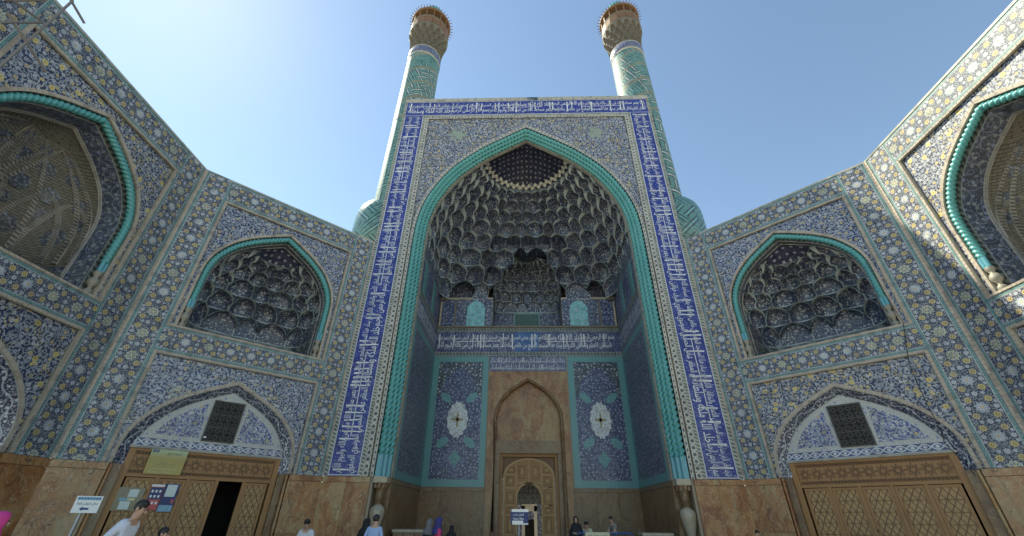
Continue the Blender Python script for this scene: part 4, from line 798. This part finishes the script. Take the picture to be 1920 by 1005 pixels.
q.box(-.75, .75, yg-.03, yg+.01, 3.28, 3.36); q.build('gate_rail', 'wood_lt', gate)
for s_ in (-1, 1):
    for cx, cz, w_, h_ in ((.40, 3.88, .10, .22), (1.08, 3.40, .12, .14), (1.08, 1.92, .1, .1), (1.08, 1.2, .09, .28), (1.08, 2.55, .12, .2), (1.08, .4, .12, .2), (1.05, 3.98, .12, .1)):
        q = MB(); rows = [[(s_*cx+w_*f_*math.cos(a), yg-h__, cz+h_*f_*math.sin(a)) for a in np.linspace(0, 2*PI, 17)] for f_, h__ in ((1, 0), (.85, .035), (.5, .045), (.02, .05))]; q.grid(rows); q.build('oval_boss', 'wood_lt', gate, True)
        q = MB(); a_, b_ = w_*1.75, h_*1.5
        for e in ((s_*cx-a_, s_*cx-a_+.025, cz-b_, cz+b_), (s_*cx+a_-.025, s_*cx+a_, cz-b_, cz+b_), (s_*cx-a_, s_*cx+a_, cz-b_, cz-b_+.025), (s_*cx-a_, s_*cx+a_, cz+b_-.025, cz+b_)): q.box(e[0], e[1], yg-.022, yg+.002, e[2], e[3])
        q.build('panel_moulding', 'wood_dk', gate)
q = MB()
for z in (2.2, 3.1): q.tube([(1.35, yg-.06, z), (1.1, yg-.06, z), (1.1, yg-.06, z-.1)], .025, 8)
q.build('iron_latch', 'grille', gate)
# vestibule and courtyard beyond the gate
q = MB(); q.box(-3.2, -3.0, yg+.15, 12, 0, 6); q.box(3.0, 3.2, yg+.15, 12, 0, 6); q.box(-3.2, 3.2, yg+.15, 9.5, 5.8, 6.0); q.box(-3.2, -1.72, yg+.1, yg+.15, 0, 6); q.box(1.72, 3.2, yg+.1, yg+.15, 0, 6); q.build('vestibule_wall', 'stone', P)
q = MB(); q.box(-6, 6, 16, 16.4, 0, 6.5); q.build('courtyard_wall', 'jamb', P)
q = MB(); q.slab(-.95, .95, 2.35, 4.6, 11.4, .1); cw = q.build('grille_screen', 'soffit', P); girih(P, -.9, .9, 2.4, 4.5, 11.38, 'steel', .3, .012, 'screen_lattice')
q = MB(); q.box(-.45, -.25, 11.0, 11.3, 0, 2.25); q.box(.35, .55, 11.0, 11.3, 0, 2.25); q.box(-.45, .55, 11.0, 11.3, 1.95, 2.35); q.build('white_doorframe', 'white', P); q = MB(); q.box(-.25, .35, 11.2, 11.25, 0, 1.5); q.build('far_door', 'dark', P)

# ------------------------------------------------------------------ minarets
def minaret(sx):
    R = thing('minaret', 'turquoise kufic-tiled minaret behind the portal, on the side of the wall with the open doorway' if sx < 0 else 'turquoise kufic-tiled minaret behind the portal, on the side of the wall with closed lattice doors', 'minaret', (sx*9.07, 21.85, 0), 0 if sx < 0 else PI, 'twin minarets')
    q = MB(); q.lathe([(1.8, 14.0), (2.0, 14.0), (2.0, 18.5), (1.96, 18.95), (1.84, 19.35), (1.6, 19.7), (1.2, 19.95), (.6, 20.1), (.0, 20.15)], 0, 0, 40); q.build('base_drum', 'kblock', R, True).location = (-.62, .52 if sx < 0 else -.52, 0)
    q = MB(); q.lathe([(1.42, 15.0), (1.42, 20.1), (1.40, 27), (1.37, 35.9)], 0, 0, 40); sh = q.build('shaft', ['kufic_lo'], R, True)
    q = MB(); q.lathe([(1.412, 27.5), (1.39, 35.9)], 0, 0, 40); q.build('spiral_script_shaft', 'kufic', R, True)
    for z, h, m_ in ((35.9, .18, 'grey'), (36.08, .80, 'strip'), (36.88, .14, 'grey')): q = MB(); q.lathe([(1.38, z), (1.43, z+.02), (1.43, z+h-.02), (1.38, z+h)], 0, 0, 40); bnd = q.build('script_band' if m_ == 'strip' else 'border_band', m_, R, True)
    c = MB()      # stalactite cornice, tiers of small niches
    tiers = [(1.40, 37.0), (1.43, 37.75), (1.49, 38.45), (1.60, 39.15), (1.76, 39.85)]
    for k in range(4):
        r0, z0 = tiers[k]; r1, z1 = tiers[k+1]; n = 16
        for i in range(n):
            a0 = 2*PI*(i+.5*(k % 2))/n; da = 2*PI/n; rows = []
            for w_ in (0, .35, .7, 1):
                row = []
                for j in range(7):
                    x = j/6; top = z0+(z1-z0)*archz(abs(2*x-1)); rb = r0-.30*math.sin(PI*x); rt_ = r0+(r1+.03-r0)*((top-z0)/(z1-z0)); sv, ch = math.sin(w_*PI/2), 1-math.cos(w_*PI/2); r_ = rb+(rt_-rb)*ch; z = z0+(top-z0)*sv; a = a0+da*x; row.append((r_*math.cos(a), r_*math.sin(a), z))
                rows.append(row)
            c.grid(rows)
            up_ = []; lo_ = []
            for j in range(7):
                x = j/6; a = a0+da*x; top = z0+(z1-z0)*archz(abs(2*x-1)); lo_.append(((r0+(r1+.03-r0)*((top-z0)/(z1-z0)))*math.cos(a), (r0+(r1+.03-r0)*((top-z0)/(z1-z0)))*math.sin(a), top)); r_ = r1-.10*math.sin(PI*(x*1+.5) % PI) if k < 3 else r1; up_.append((r_*math.cos(a), r_*math.sin(a), z1))
            c.grid([lo_, up_])
    c.build('muqarnas_cornice', 'bstone', R, kind='stuff')
    q = MB(); q.lathe([(1.3, 39.8), (1.79, 39.85), (1.80, 40.0), (1.73, 40.05), (1.71, 41.05), (1.77, 41.1), (1.77, 41.2), (1.6, 41.2), (1.6, 40.1)], 0, 0, 32); pa = q.build('gallery_parapet', 'bstone', R)
    for i in range(16):
        a = 2*PI*i/16; q = MB(); q.box(-.05, .05, -.05, .05, 40.0, 42.25); o = q.build('gallery_post', 'wood_dk', R); o.location = (1.69*math.cos(a), 1.69*math.sin(a), 0); o.rotation_euler = (0, 0, a)
        q = MB(); q.box(-.02, .02, -.28, .28, 40.15, 41.0); o = q.build('parapet_panel', 'wood_dk', R); a += PI/16; o.location = (1.72*math.cos(a), 1.72*math.sin(a), 0); o.rotation_euler = (0, 0, a)
    q = MB(); q.lathe([(.9, 42.2), (1.78, 42.2), (1.85, 42.27), (1.85, 42.37), (.95, 42.65)], 0, 0, 32); ro = q.build('gallery_roof', 'wood_dk', R)
    for i in range(44):
        a = 2*PI*i/44; q = MB(); q.tube([(1.8, 0, 42.31), (2.08, 0, 42.35)], .03, 5); o = q.build('eave_spike', 'wood_dk', ro); o.rotation_euler = (0, 0, a)
    q = MB(); q.lathe([(.98, 40.1), (.98, 43.5), (1.02, 43.55), (1.0, 43.65)], 0, 0, 24); q.build('lantern', 'kufic', R, True)
    q = MB(); q.lathe([(.98, 43.65), (1.04, 43.9), (1.02, 44.2), (.85, 44.65), (.55, 45.05), (.2, 45.32), (.05, 45.4), (.05, 45.6), (.11, 45.7), (.03, 45.85), (0, 46.2)], 0, 0, 24); q.build('lantern_dome', 'rope', R, True)
minaret(-1); minaret(1)

# ------------------------------------------------------------------ people
def ellipsoid(mb, c, r, n=10, m=14, zmin=-1.0, zmax=1.0, f=None):
    rows = []
    for i in range(n+1):
        s_ = zmin+(zmax-zmin)*i/n; s_ = math.sin(s_*PI/2); k = math.sqrt(max(0, 1-s_*s_)); rows.append([Vector((c[0]+r[0]*k*math.cos(2*PI*j/m), c[1]+r[1]*k*math.sin(2*PI*j/m), c[2]+r[2]*s_)) for j in range(m+1)])
    if f: rows = [[f(p) for p in r_] for r_ in rows]
    mb.grid(rows)
CM = {}
def cloth(rgb, rough=.8):
    if rgb not in CM: CM[rgb] = mat('cloth_%d' % len(CM), tint(tuple(c*.85 for c in rgb), rgb, 6.0), rough, .15, grime=0)
    return CM[rgb]
SKIN = mat('skin', tint((.42, .25, .17), (.50, .31, .22), 8.0), .55, grime=0); HAIR = mat('hair', (.012, .010, .009), .5, grime=0)
def stripes(t):
    z = t.sep(t.coord('Object'))[2]; return t.mix((z*14.0).fract() > .5, (.03, .03, .035), (.40, .36, .30))
STR = mat('striped_cloth', stripes, .8, grime=0)
def person(label, x, y, rz, h, shirt, trousers, head='hair', headc=None, pose=None, z=0.0, skirt=None, sleeve_short=False):
    R = thing('person', label, 'person', (x, y, z), rz)
    J = dict(pel=(0, 0, .95), bel=(0, 0, 1.1), che=(0, .01, 1.30), nek=(0, .01, 1.46), jaw=(0, -.015, 1.55), hed=(0, -.01, 1.64), top=(0, 0, 1.71))
    for s_, n in ((-1, 'l'), (1, 'r')):
        J.update({'sho'+n: (s_*.17, .01, 1.40), 'elb'+n: (s_*.25, .04, 1.13), 'wri'+n: (s_*.24, -.08, .92), 'han'+n: (s_*.235, -.11, .85), 'hip'+n: (s_*.09, 0, .90), 'kne'+n: (s_*.10, -.01, .50), 'ank'+n: (s_*.10, .03, .09), 'toe'+n: (s_*.11, -.13, .035)})
    if pose: J.update(pose)
    rad = dict(pel=.145, bel=.135, che=.15, nek=.058, jaw=.072, hed=.088, top=.06)
    for n in 'lr': rad.update({'sho'+n: .075, 'elb'+n: .05, 'wri'+n: .034, 'han'+n: .036, 'hip'+n: .105, 'kne'+n: .07, 'ank'+n: .045, 'toe'+n: .04})
    Ed = [('pel', 'bel'), ('bel', 'che'), ('che', 'nek'), ('nek', 'jaw'), ('jaw', 'hed'), ('hed', 'top')]
    for n in 'lr': Ed += [('che', 'sho'+n), ('sho'+n, 'elb'+n), ('elb'+n, 'wri'+n), ('wri'+n, 'han'+n), ('pel', 'hip'+n), ('hip'+n, 'kne'+n), ('kne'+n, 'ank'+n), ('ank'+n, 'toe'+n)]
    for n in 'lr':
        hv = Vector(J['han'+n]); dv = (hv-Vector(J['wri'+n])).normalized(); sv = dv.cross(Vector((0, 1, 0)) if abs(dv.y) < .8 else Vector((1, 0, 0))).normalized(); cv = dv.cross(sv)
        for f_, (o_, L_) in enumerate(((-.03, .07), (-.01, .085), (.01, .08), (.03, .06), (.045, .05))):
            k1, k2 = 'f%d%s' % (f_, n), 'g%d%s' % (f_, n); b0 = hv+sv*o_+dv*(.03 if f_ < 4 else -.01); J[k1] = tuple(b0); J[k2] = tuple(b0+dv*L_*.85+cv*.02+(sv*.02 if f_ == 4 else sv*0)); rad[k1] = .011; rad[k2] = .008; Ed += [('han'+n, k1), (k1, k2)]
    names = list(J); ix = {k: i for i, k in enumerate(names)}; k_ = h/1.77
    me = bpy.data.meshes.new('body'); me.from_pydata([tuple(c*k_ for c in J[n]) for n in names], [(ix[a], ix[b]) for a, b in Ed], []); o = bpy.data.objects.new('tmp', me); COL.objects.link(o)
    o.modifiers.new('s', 'SKIN'); md = o.modifiers.new('d', 'SUBSURF'); md.levels = md.render_levels = 1
    for i, n in enumerate(names): sv = me.skin_vertices[0].data[i]; sv.radius = (rad[n]*k_*(1.15 if n in ('che', 'bel', 'pel') else 1), rad[n]*k_*(.8 if n in ('che', 'bel', 'pel') else 1)); sv.use_root = (n == 'pel')
    dg = bpy.context.evaluated_depsgraph_get(); m2 = bpy.data.meshes.new_from_object(o.evaluated_get(dg)); bpy.data.objects.remove(o); m2.name = 'body'
    for m_ in (shirt if not isinstance(shirt, tuple) else cloth(shirt), cloth(trousers), SKIN, HAIR): m2.materials.append(m_)
    pts = np.array([J[n] for n in names])*k_
    for p in m2.polygons:
        n = names[int(((pts-np.array(p.center))**2).sum(1).argmin())]; p.use_smooth = True
        p.material_index = 2 if n[:3] in ('nek', 'jaw', 'hed', 'top', 'han', 'wri') or n[0] in 'fg' or (sleeve_short and n[:3] == 'elb') else (3 if n[:3] == 'toe' else (1 if n[:3] in ('hip', 'kne', 'ank', 'pel') else 0))
    link(bpy.data.objects.new('body', m2), R)
    hc = Vector(J['hed'])*k_; nk = Vector(J['nek'])*k_; axis = (hc-nk).normalized(); rot = Vector((0, 0, 1)).rotation_difference(axis)
    def pl(p): return hc + rot @ (Vector(p)*k_)
    for nm, m_, c_, r_ in (('eye', HAIR, (-.034, -.088, .0), (.014, .008, .008)), ('eye', HAIR, (.034, -.088, .0), (.014, .008, .008)), ('mouth', HAIR, (0, -.086, -.075), (.026, .008, .006)), ('nose', SKIN, (0, -.098, -.035), (.014, .02, .026)), ('ear', SKIN, (-.09, .005, -.02), (.012, .022, .034)), ('ear', SKIN, (.09, .005, -.02), (.012, .022, .034))):
        fc = MB(); ellipsoid(fc, c_, r_, 4, 8, f=pl); fc.build(nm, m_, R, True)
    hb = MB()
    if head == 'hair': ellipsoid(hb, (0, .010, .016), (.096, .104, .102), 14, 20, -.6, 1.0, lambda p: pl((p.x*(.82 if p.y < -.01 and p.z < .05 else 1), p.y*(.7 if p.y < -.01 and p.z < .05 else 1), p.z+.005*math.sin(60*p.x)*math.cos(57*p.y)))); hb.build('hair', HAIR, R, True)
    else:
        # scarf: hood open at the face, falling over the shoulders
        rows = []
        for i, (zz, rx, ry, yo) in enumerate(((.118, .02, .02, .01), (.10, .07, .075, .012), (.05, .108, .112, .015), (-.02, .116, .118, .018), (-.09, .108, .11, .02), (-.15, .12, .115, .02), (-.22, .19, .15, .02), (-.34, .23, .17, .01))):
            rows.append([pl((rx*math.sin(a), yo+ry*math.cos(a), zz)) for a in np.linspace(-2.45 if -.1 < zz < .09 else -PI, 2.45 if -.1 < zz < .09 else PI, 21)])
        hb.grid(rows, None, True); hb.build('head_scarf', cloth(headc), R, True)
    if skirt:
        sk = MB(); rows = [[Vector((rx*math.sin(a)*(1+.05*math.sin(7*a)), ry*math.cos(a)*(1+.05*math.sin(7*a)), zz))*k_ for a in np.linspace(-PI, PI, 37)] for zz, rx, ry in ((1.47, .10, .09), (1.42, .20, .14), (1.25, .27, .20), (1.0, .30, .23), (.6, .32, .26), (.06, .36, .31))]; sk.grid(rows, None, True); sk.build('cloak', cloth(skirt), R, True)
    return R
reach = dict(elbl=(-.22, -.10, 1.15), wril=(-.10, -.28, 1.12), hanl=(-.06, -.34, 1.12), elbr=(.22, -.10, 1.15), wrir=(.10, -.28, 1.12), hanr=(.06, -.34, 1.12))
lean = dict(bel=(0, -.02, 1.08), che=(0, -.06, 1.29), nek=(0, -.11, 1.45), jaw=(0, -.15, 1.53), hed=(0, -.165, 1.62), top=(0, -.165, 1.70), shol=(-.17, -.07, 1.39), shor=(.17, -.07, 1.39))
def sit(p): 
    d = dict(p); d.update(pel=(0, 0, .50), bel=(0, 0, .66), che=(0, -.05, .86), nek=(0, -.09, 1.02), jaw=(0, -.14, 1.09), hed=(0, -.16, 1.17), top=(0, -.16, 1.25), shol=(-.17, -.06, .96), shor=(.17, -.06, .96), elbl=(-.25, -.08, .70), elbr=(.25, -.08, .70), wril=(-.10, -.30, .72), wrir=(.10, -.30, .72), hanl=(-.06, -.36, .73), hanr=(.06, -.36, .73))
    for s_, n in ((-1, 'l'), (1, 'r')): d.update({'hip'+n: (s_*.09, -.05, .48), 'kne'+n: (s_*.13, -.46, .48), 'ank'+n: (s_*.13, -.44, .09), 'toe'+n: (s_*.13, -.60, .035)})
    return d
person('person in a white shirt with rolled sleeves walking past the notice boards', -7.12, 8.1, PI*.55, 1.88, (.62, .64, .72), (.02, .02, .03), pose=dict(lean, elbl=(-.24, .10, 1.12), wril=(-.22, -.10, 1.0), hanl=(-.2, -.17, .98), elbr=(.24, .10, 1.12), wrir=(.22, -.12, 1.02), hanr=(.2, -.2, 1.0)))
person('dark-haired person seen mostly from the hair up behind the white-shirted walker', -6.75, 8.6, PI*.6, 1.44, (.1, .1, .12), (.05, .05, .07))
person('person in a bright pink head scarf by the bare stone dado', -7.55, 6.5, PI*.8, 1.66, (.06, .06, .09), (.03, .035, .06), 'scarf', (.62, .05, .25))
person('person in a white shirt sitting with bowed head against the orange marble pier', -6.75, 14.4, 0, 1.80, (.66, .66, .68), (.04, .04, .06), pose=sit({}), z=.22)
person('person in a light blue shirt seen from behind beside the onyx vase', -4.32, 13.05, PI, 1.68, (.30, .42, .62), (.05, .05, .07))
person('person in a black cloak half hidden behind the light blue shirt', -4.78, 13.7, PI*.9, 1.58, (.015, .015, .018), (.015, .015, .018), 'scarf', (.012, .012, .014), skirt=(.012, .012, .014))
person('person in a grey head scarf standing next to the magenta coat', -3.08, 14.3, PI*.8, 1.58, (.05, .05, .06), (.04, .04, .05), 'scarf', (.17, .16, .16))
person('person in a magenta coat and deep blue head scarf', -2.74, 13.9, PI*.62, 1.63, (.50, .03, .12), (.03, .03, .05), 'scarf', (.03, .03, .16))
person('small person in a black cloak standing alone by the brown marble', -2.98, 18.0, PI, 1.36, (.012, .012, .014), (.012, .012, .014), 'scarf', (.012, .012, .014), skirt=(.012, .012, .014))
person('person in black clothes and head scarf looking down at a phone by the doorway', 1.88, 20.3, 0, 1.70, (.014, .014, .018), (.014, .014, .018), 'scarf', (.012, .012, .014), pose=reach, skirt=(.014, .014, .018))
person('person in a pale yellow shirt behind the blue crowd barrier', 2.38, 20.7, -.3, 1.80, (.55, .52, .34), (.05, .05, .07), pose=sit({}), z=.20)
person('person in a black and beige striped shirt bending over by the barrier', 3.62, 21.1, -PI*.35, 1.74, STR, (.03, .06, .18), pose=dict(lean, **{k: (v[0], v[1]-.1, v[2]-.03) for k, v in reach.items()}), sleeve_short=True)
person('dark-haired person seen head only below the orange marble pier beside closed doors', 7.25, 16.0, -.2, 1.36, (.4, .4, .42), (.05, .05, .06))
q = MB(); q.box(1.85, 1.92, 19.9, 19.92, 1.05, 1.19); tag(q.build('phone', 'ink'), 'small black phone held by the person in black', 'phone')

# ------------------------------------------------------------------ signs, banners, barrier, benches, cable, scaffold
def board(name, label, cat, loc, rz, w_, h_, z0, m_, prints, th=.02, posts=None, slant=0.0):
    R = thing(name, label, cat, loc, rz); q = MB(); q.prism([(-w_/2-slant/2, z0), (w_/2-slant/2, z0), (w_/2+slant/2, z0+h_), (-w_/2+slant/2, z0+h_)], 0, th, lambda x, z: ((x+w_/2)/w_, (z-z0)/h_)); q.build('board', m_, R)
    for nm, pm, a in prints:
        q = MB()
        if nm == 'lettering': put_text(q, a[0], lambda x, y: (x, -.004, y), a[1], a[2], a[3], a[4], rtl=a[5] if len(a) > 5 else True)
        elif nm == 'arrow': x, z, s_ = a; q.poly([(x-s_, z), (x-s_*.3, z+s_*.55), (x-s_*.3, z+s_*.25), (x+s_, z+s_*.25), (x+s_, z-s_*.25), (x-s_*.3, z-s_*.25), (x-s_*.3, z-s_*.55)], -.004)
        else: q.slab(*a, -.006 if nm in ('printed_mark', 'printed_icon') else -.004, .004)
        q.build(nm, pm, R)
    if posts:
        for x in posts: q = MB(); q.tube([(x, th+.03, 0), (x, th+.03, z0+h_*.8)], .028, 8); q.build('post', 'steel', R, True)
    return R
board('direction_sign', 'white sign with blue arrow on a leaning post by the stone dado', 'sign', (-8.92, 9.15, 0), .55, .40, .29, 1.63, 'white', [('printed_strip', 'skyp', (-.18, .18, 1.85, 1.905)), ('lettering', 'ink', ('محل فروش بليط', -.16, 1.76, .06, .32)), ('arrow', 'navy', (-.02, 1.70, .07))] + [('printed_mark', 'navy', (-.16+.044*i, -.14+.044*i, 1.862, 1.89)) for i in range(8)], posts=[-.05])
board('ticket_sign', 'blue and white ticket office sign on a grey post before the wooden gate', 'sign', (-.44, 16.0, 0), 0, .58, .44, 1.42, 'navy', [('white_strip', 'white', (-.26, .30, 1.78, 1.86)), ('lettering', 'letter', ('فروش بليت', -.22, 1.66, .09, .36)), ('lettering', 'letter', ('Ticket Office', -.22, 1.55, .07, .36, False)), ('white_strip', 'white', (-.24, .12, 1.46, 1.53)), ('white_strip', 'white', (-.24, .29, 1.42, 1.458))], posts=[-.02])
def onbay(R, x, y, z=0): return R.matrix_basis @ Vector((x, y, z))
bpy.context.view_layer.update()
def ondl(s_, y): 
    p = Vector((-bx, by, 0)) + Vector((math.cos(A), math.sin(A), 0))*(BL-s_) + Vector((-math.sin(A), math.cos(A), 0))*y; return (p.x, p.y, 0)
board('cloth_banner', 'olive yellow cloth banner hung over the transom above the notice boards', 'banner', ondl(5.68, .28), A, 1.10, .86, 2.83, 'banner', [('lettering', 'ink', ('مسجد جامع', -.05, 3.44, .13, .42)), ('lettering', 'gold', ('أصفهان', -.3, 3.08, .22, .55)), ('lettering', 'cream', ('ورود و بازديد مسجد', -.42, 2.97, .07, .8)), ('lettering', 'cream', ('همه روزه', -.42, 2.87, .06, .7)), ('printed_flower', 'soffit', (-.52, -.33, 3.53, 3.67))], .008)
board('notice_board', 'dark glazed notice board with two white sheets', 'notice board', ondl(6.36, .34), A, .82, .70, 1.69, 'glass', [('paper_sheet', 'paper', (.0, .26, 2.10, 2.33)), ('paper_sheet', 'paper', (-.14, .14, 1.73, 1.97)), ('printed_strip', 'skyp', (-.2, .02, 1.985, 2.075)), ('printed_strip', 'cream', (.024, .22, 1.985, 2.075))], .05)
board('poster', 'poster of small white icons on a maroon ground beside the doorway', 'poster', ondl(5.62, .34), A, .38, .80, 1.72, 'redp', [('printed_ground', 'navy', (-.18, .18, 2.05, 2.42))] + [('printed_icon', 'white', (-.14+.11*i, -.08+.11*i, z, z+.08)) for i in range(3) for z in (1.9, 2.1, 2.26)] + [('white_edge', 'white', (-.19, .19, 2.44, 2.51))], .02)
board('poster', 'dark blue poster with a grey pennant and a sky photograph', 'poster', ondl(5.20, .34), A, .42, .88, 1.67, 'navy', [('pennant', 'paper', (-.15, .15, 2.14, 2.52)), ('red_emblem', 'redp', (.10, .18, 1.94, 2.06)), ('sky_photograph', 'skyp', (-.2, .2, 1.68, 1.88))], .02)
board('wall_lamp', 'small white lamp fixed at the grille window over the open doorway', 'lamp', ondl(4.80, .26), A, .10, .05, 4.16, 'white', [], .12)
R = thing('crowd_barrier', 'blue tubular crowd barrier carrying a cream cloth banner', 'barrier', (2.93, 19.55, 0))
for a in ([(-1.1, 0, 0), (-1.1, 0, 1.02), (-1.02, 0, 1.12), (1.02, 0, 1.12), (1.1, 0, 1.02), (1.1, 0, 0)], [(-1.1, 0, .2), (1.1, 0, .2)]): q = MB(); q.tube(a, .025, 8); q.build('rail', 'bluep', R, True)
for i in range(11): q = MB(); q.tube([(-.9+.18*i, 0, .2), (-.9+.18*i, 0, 1.11)], .01, 6); q.build('bar', 'bluep', R, True)
for s_ in (-1, 1): q = MB(); q.box(s_*1.0-.03, s_*1.0+.03, -.28, .28, 0, .04); q.build('foot', 'bluep', R)
board('cloth_banner', 'cream cloth banner with dark writing tied to the blue barrier', 'banner', (2.62, 19.50, 0), 0, .95, .52, .62, 'cream', [('lettering', 'ink', ('بازديد از مسجد جامع', -.38, .98, .10, .76)), ('lettering', 'ink', ('ورود', -.2, .80, .1, .4))], .01)
def bench(x0, x1, y0, y1, h, label):
    R = thing('stone_bench', label, 'bench', ((x0+x1)/2, (y0+y1)/2, 0)); w_, d_ = (x1-x0)/2, (y1-y0)/2
    q = MB(); q.box(-w_, w_, -d_, d_, h-.12, h); o = q.build('seat_slab', 'onyx', R); md = o.modifiers.new('b', 'BEVEL'); md.width = .02
    n = 3
    for i in range(n): q = MB(); q.box(-w_+.05+(2*w_-.1)*i/n+.01, -w_+.05+(2*w_-.1)*(i+1)/n-.01, -d_+.05, d_-.05, 0, h-.121); q.build('base_block', 'marble_dk', R)
bench(-6.1, -4.55, 21.2, 22.1, 1.12, 'pale stone bench by the dark jamb near the magenta coat'); bench(4.75, 6.1, 21.0, 21.9, 1.10, 'pale stone bench by the dark jamb past the striped shirt')
bench(-7.3, -6.2, 14.2, 14.7, .68, 'low stone block under the seated white shirt'); bench(2.0, 2.9, 20.6, 21.0, .62, 'low stone block behind the blue barrier')
def ondr(s_, y, z): p = Vector((W, D, 0)) + Vector((math.cos(A), -math.sin(A), 0))*s_ + Vector((math.sin(A), math.cos(A), 0))*y; return (p.x, p.y, z)
q = MB(); cpts = [(7.05, 10.9), (7.22, 8.1), (6.98, 7.2), (6.84, 6.65), (6.78, 5.8), (6.77, 5.13), (6.78, 4.3), (6.72, 3.9), (6.9, 3.4), (7.05, 2.9)]; q.tube([ondr(s_, -.09, z) for s_, z in cpts], .012, 6); tag(q.build('hanging_cable', 'cable', None, True), 'black electric cable hanging across the tiles onto the door arch', 'cable')
R = thing('scaffold', 'rusty steel scaffold tubes jutting over the top of the side wall', 'scaffold', (-13.0, 5.4, 0))
def w3(d, xx): k = (13.0)/1.0*xx; return (d[0]*k-.276-(-13.0), d[1]*k-5.4, EYE+d[2]*k)
for a, b in (((-1, .448, .70), (-1, .4495, .975)), ((-1, .437, .975), (-1, .489, .956)), ((-1, .405, .802), (-1, .443, .874)), ((-1, .39, .858), (-1, .443, .874)), ((-1, .40, .83), (-1, .50, .79))):
    q = MB(); q.tube([w3(a, 1.06), w3(b, 1.06)], .035, 8); q.build('tube', 'pole', R, True)
q = MB(); q.tube([(-.9, .35, 14.2), (-2.6, .35, 14.2)], .035, 8); q.build('tube', 'pole', R, True)
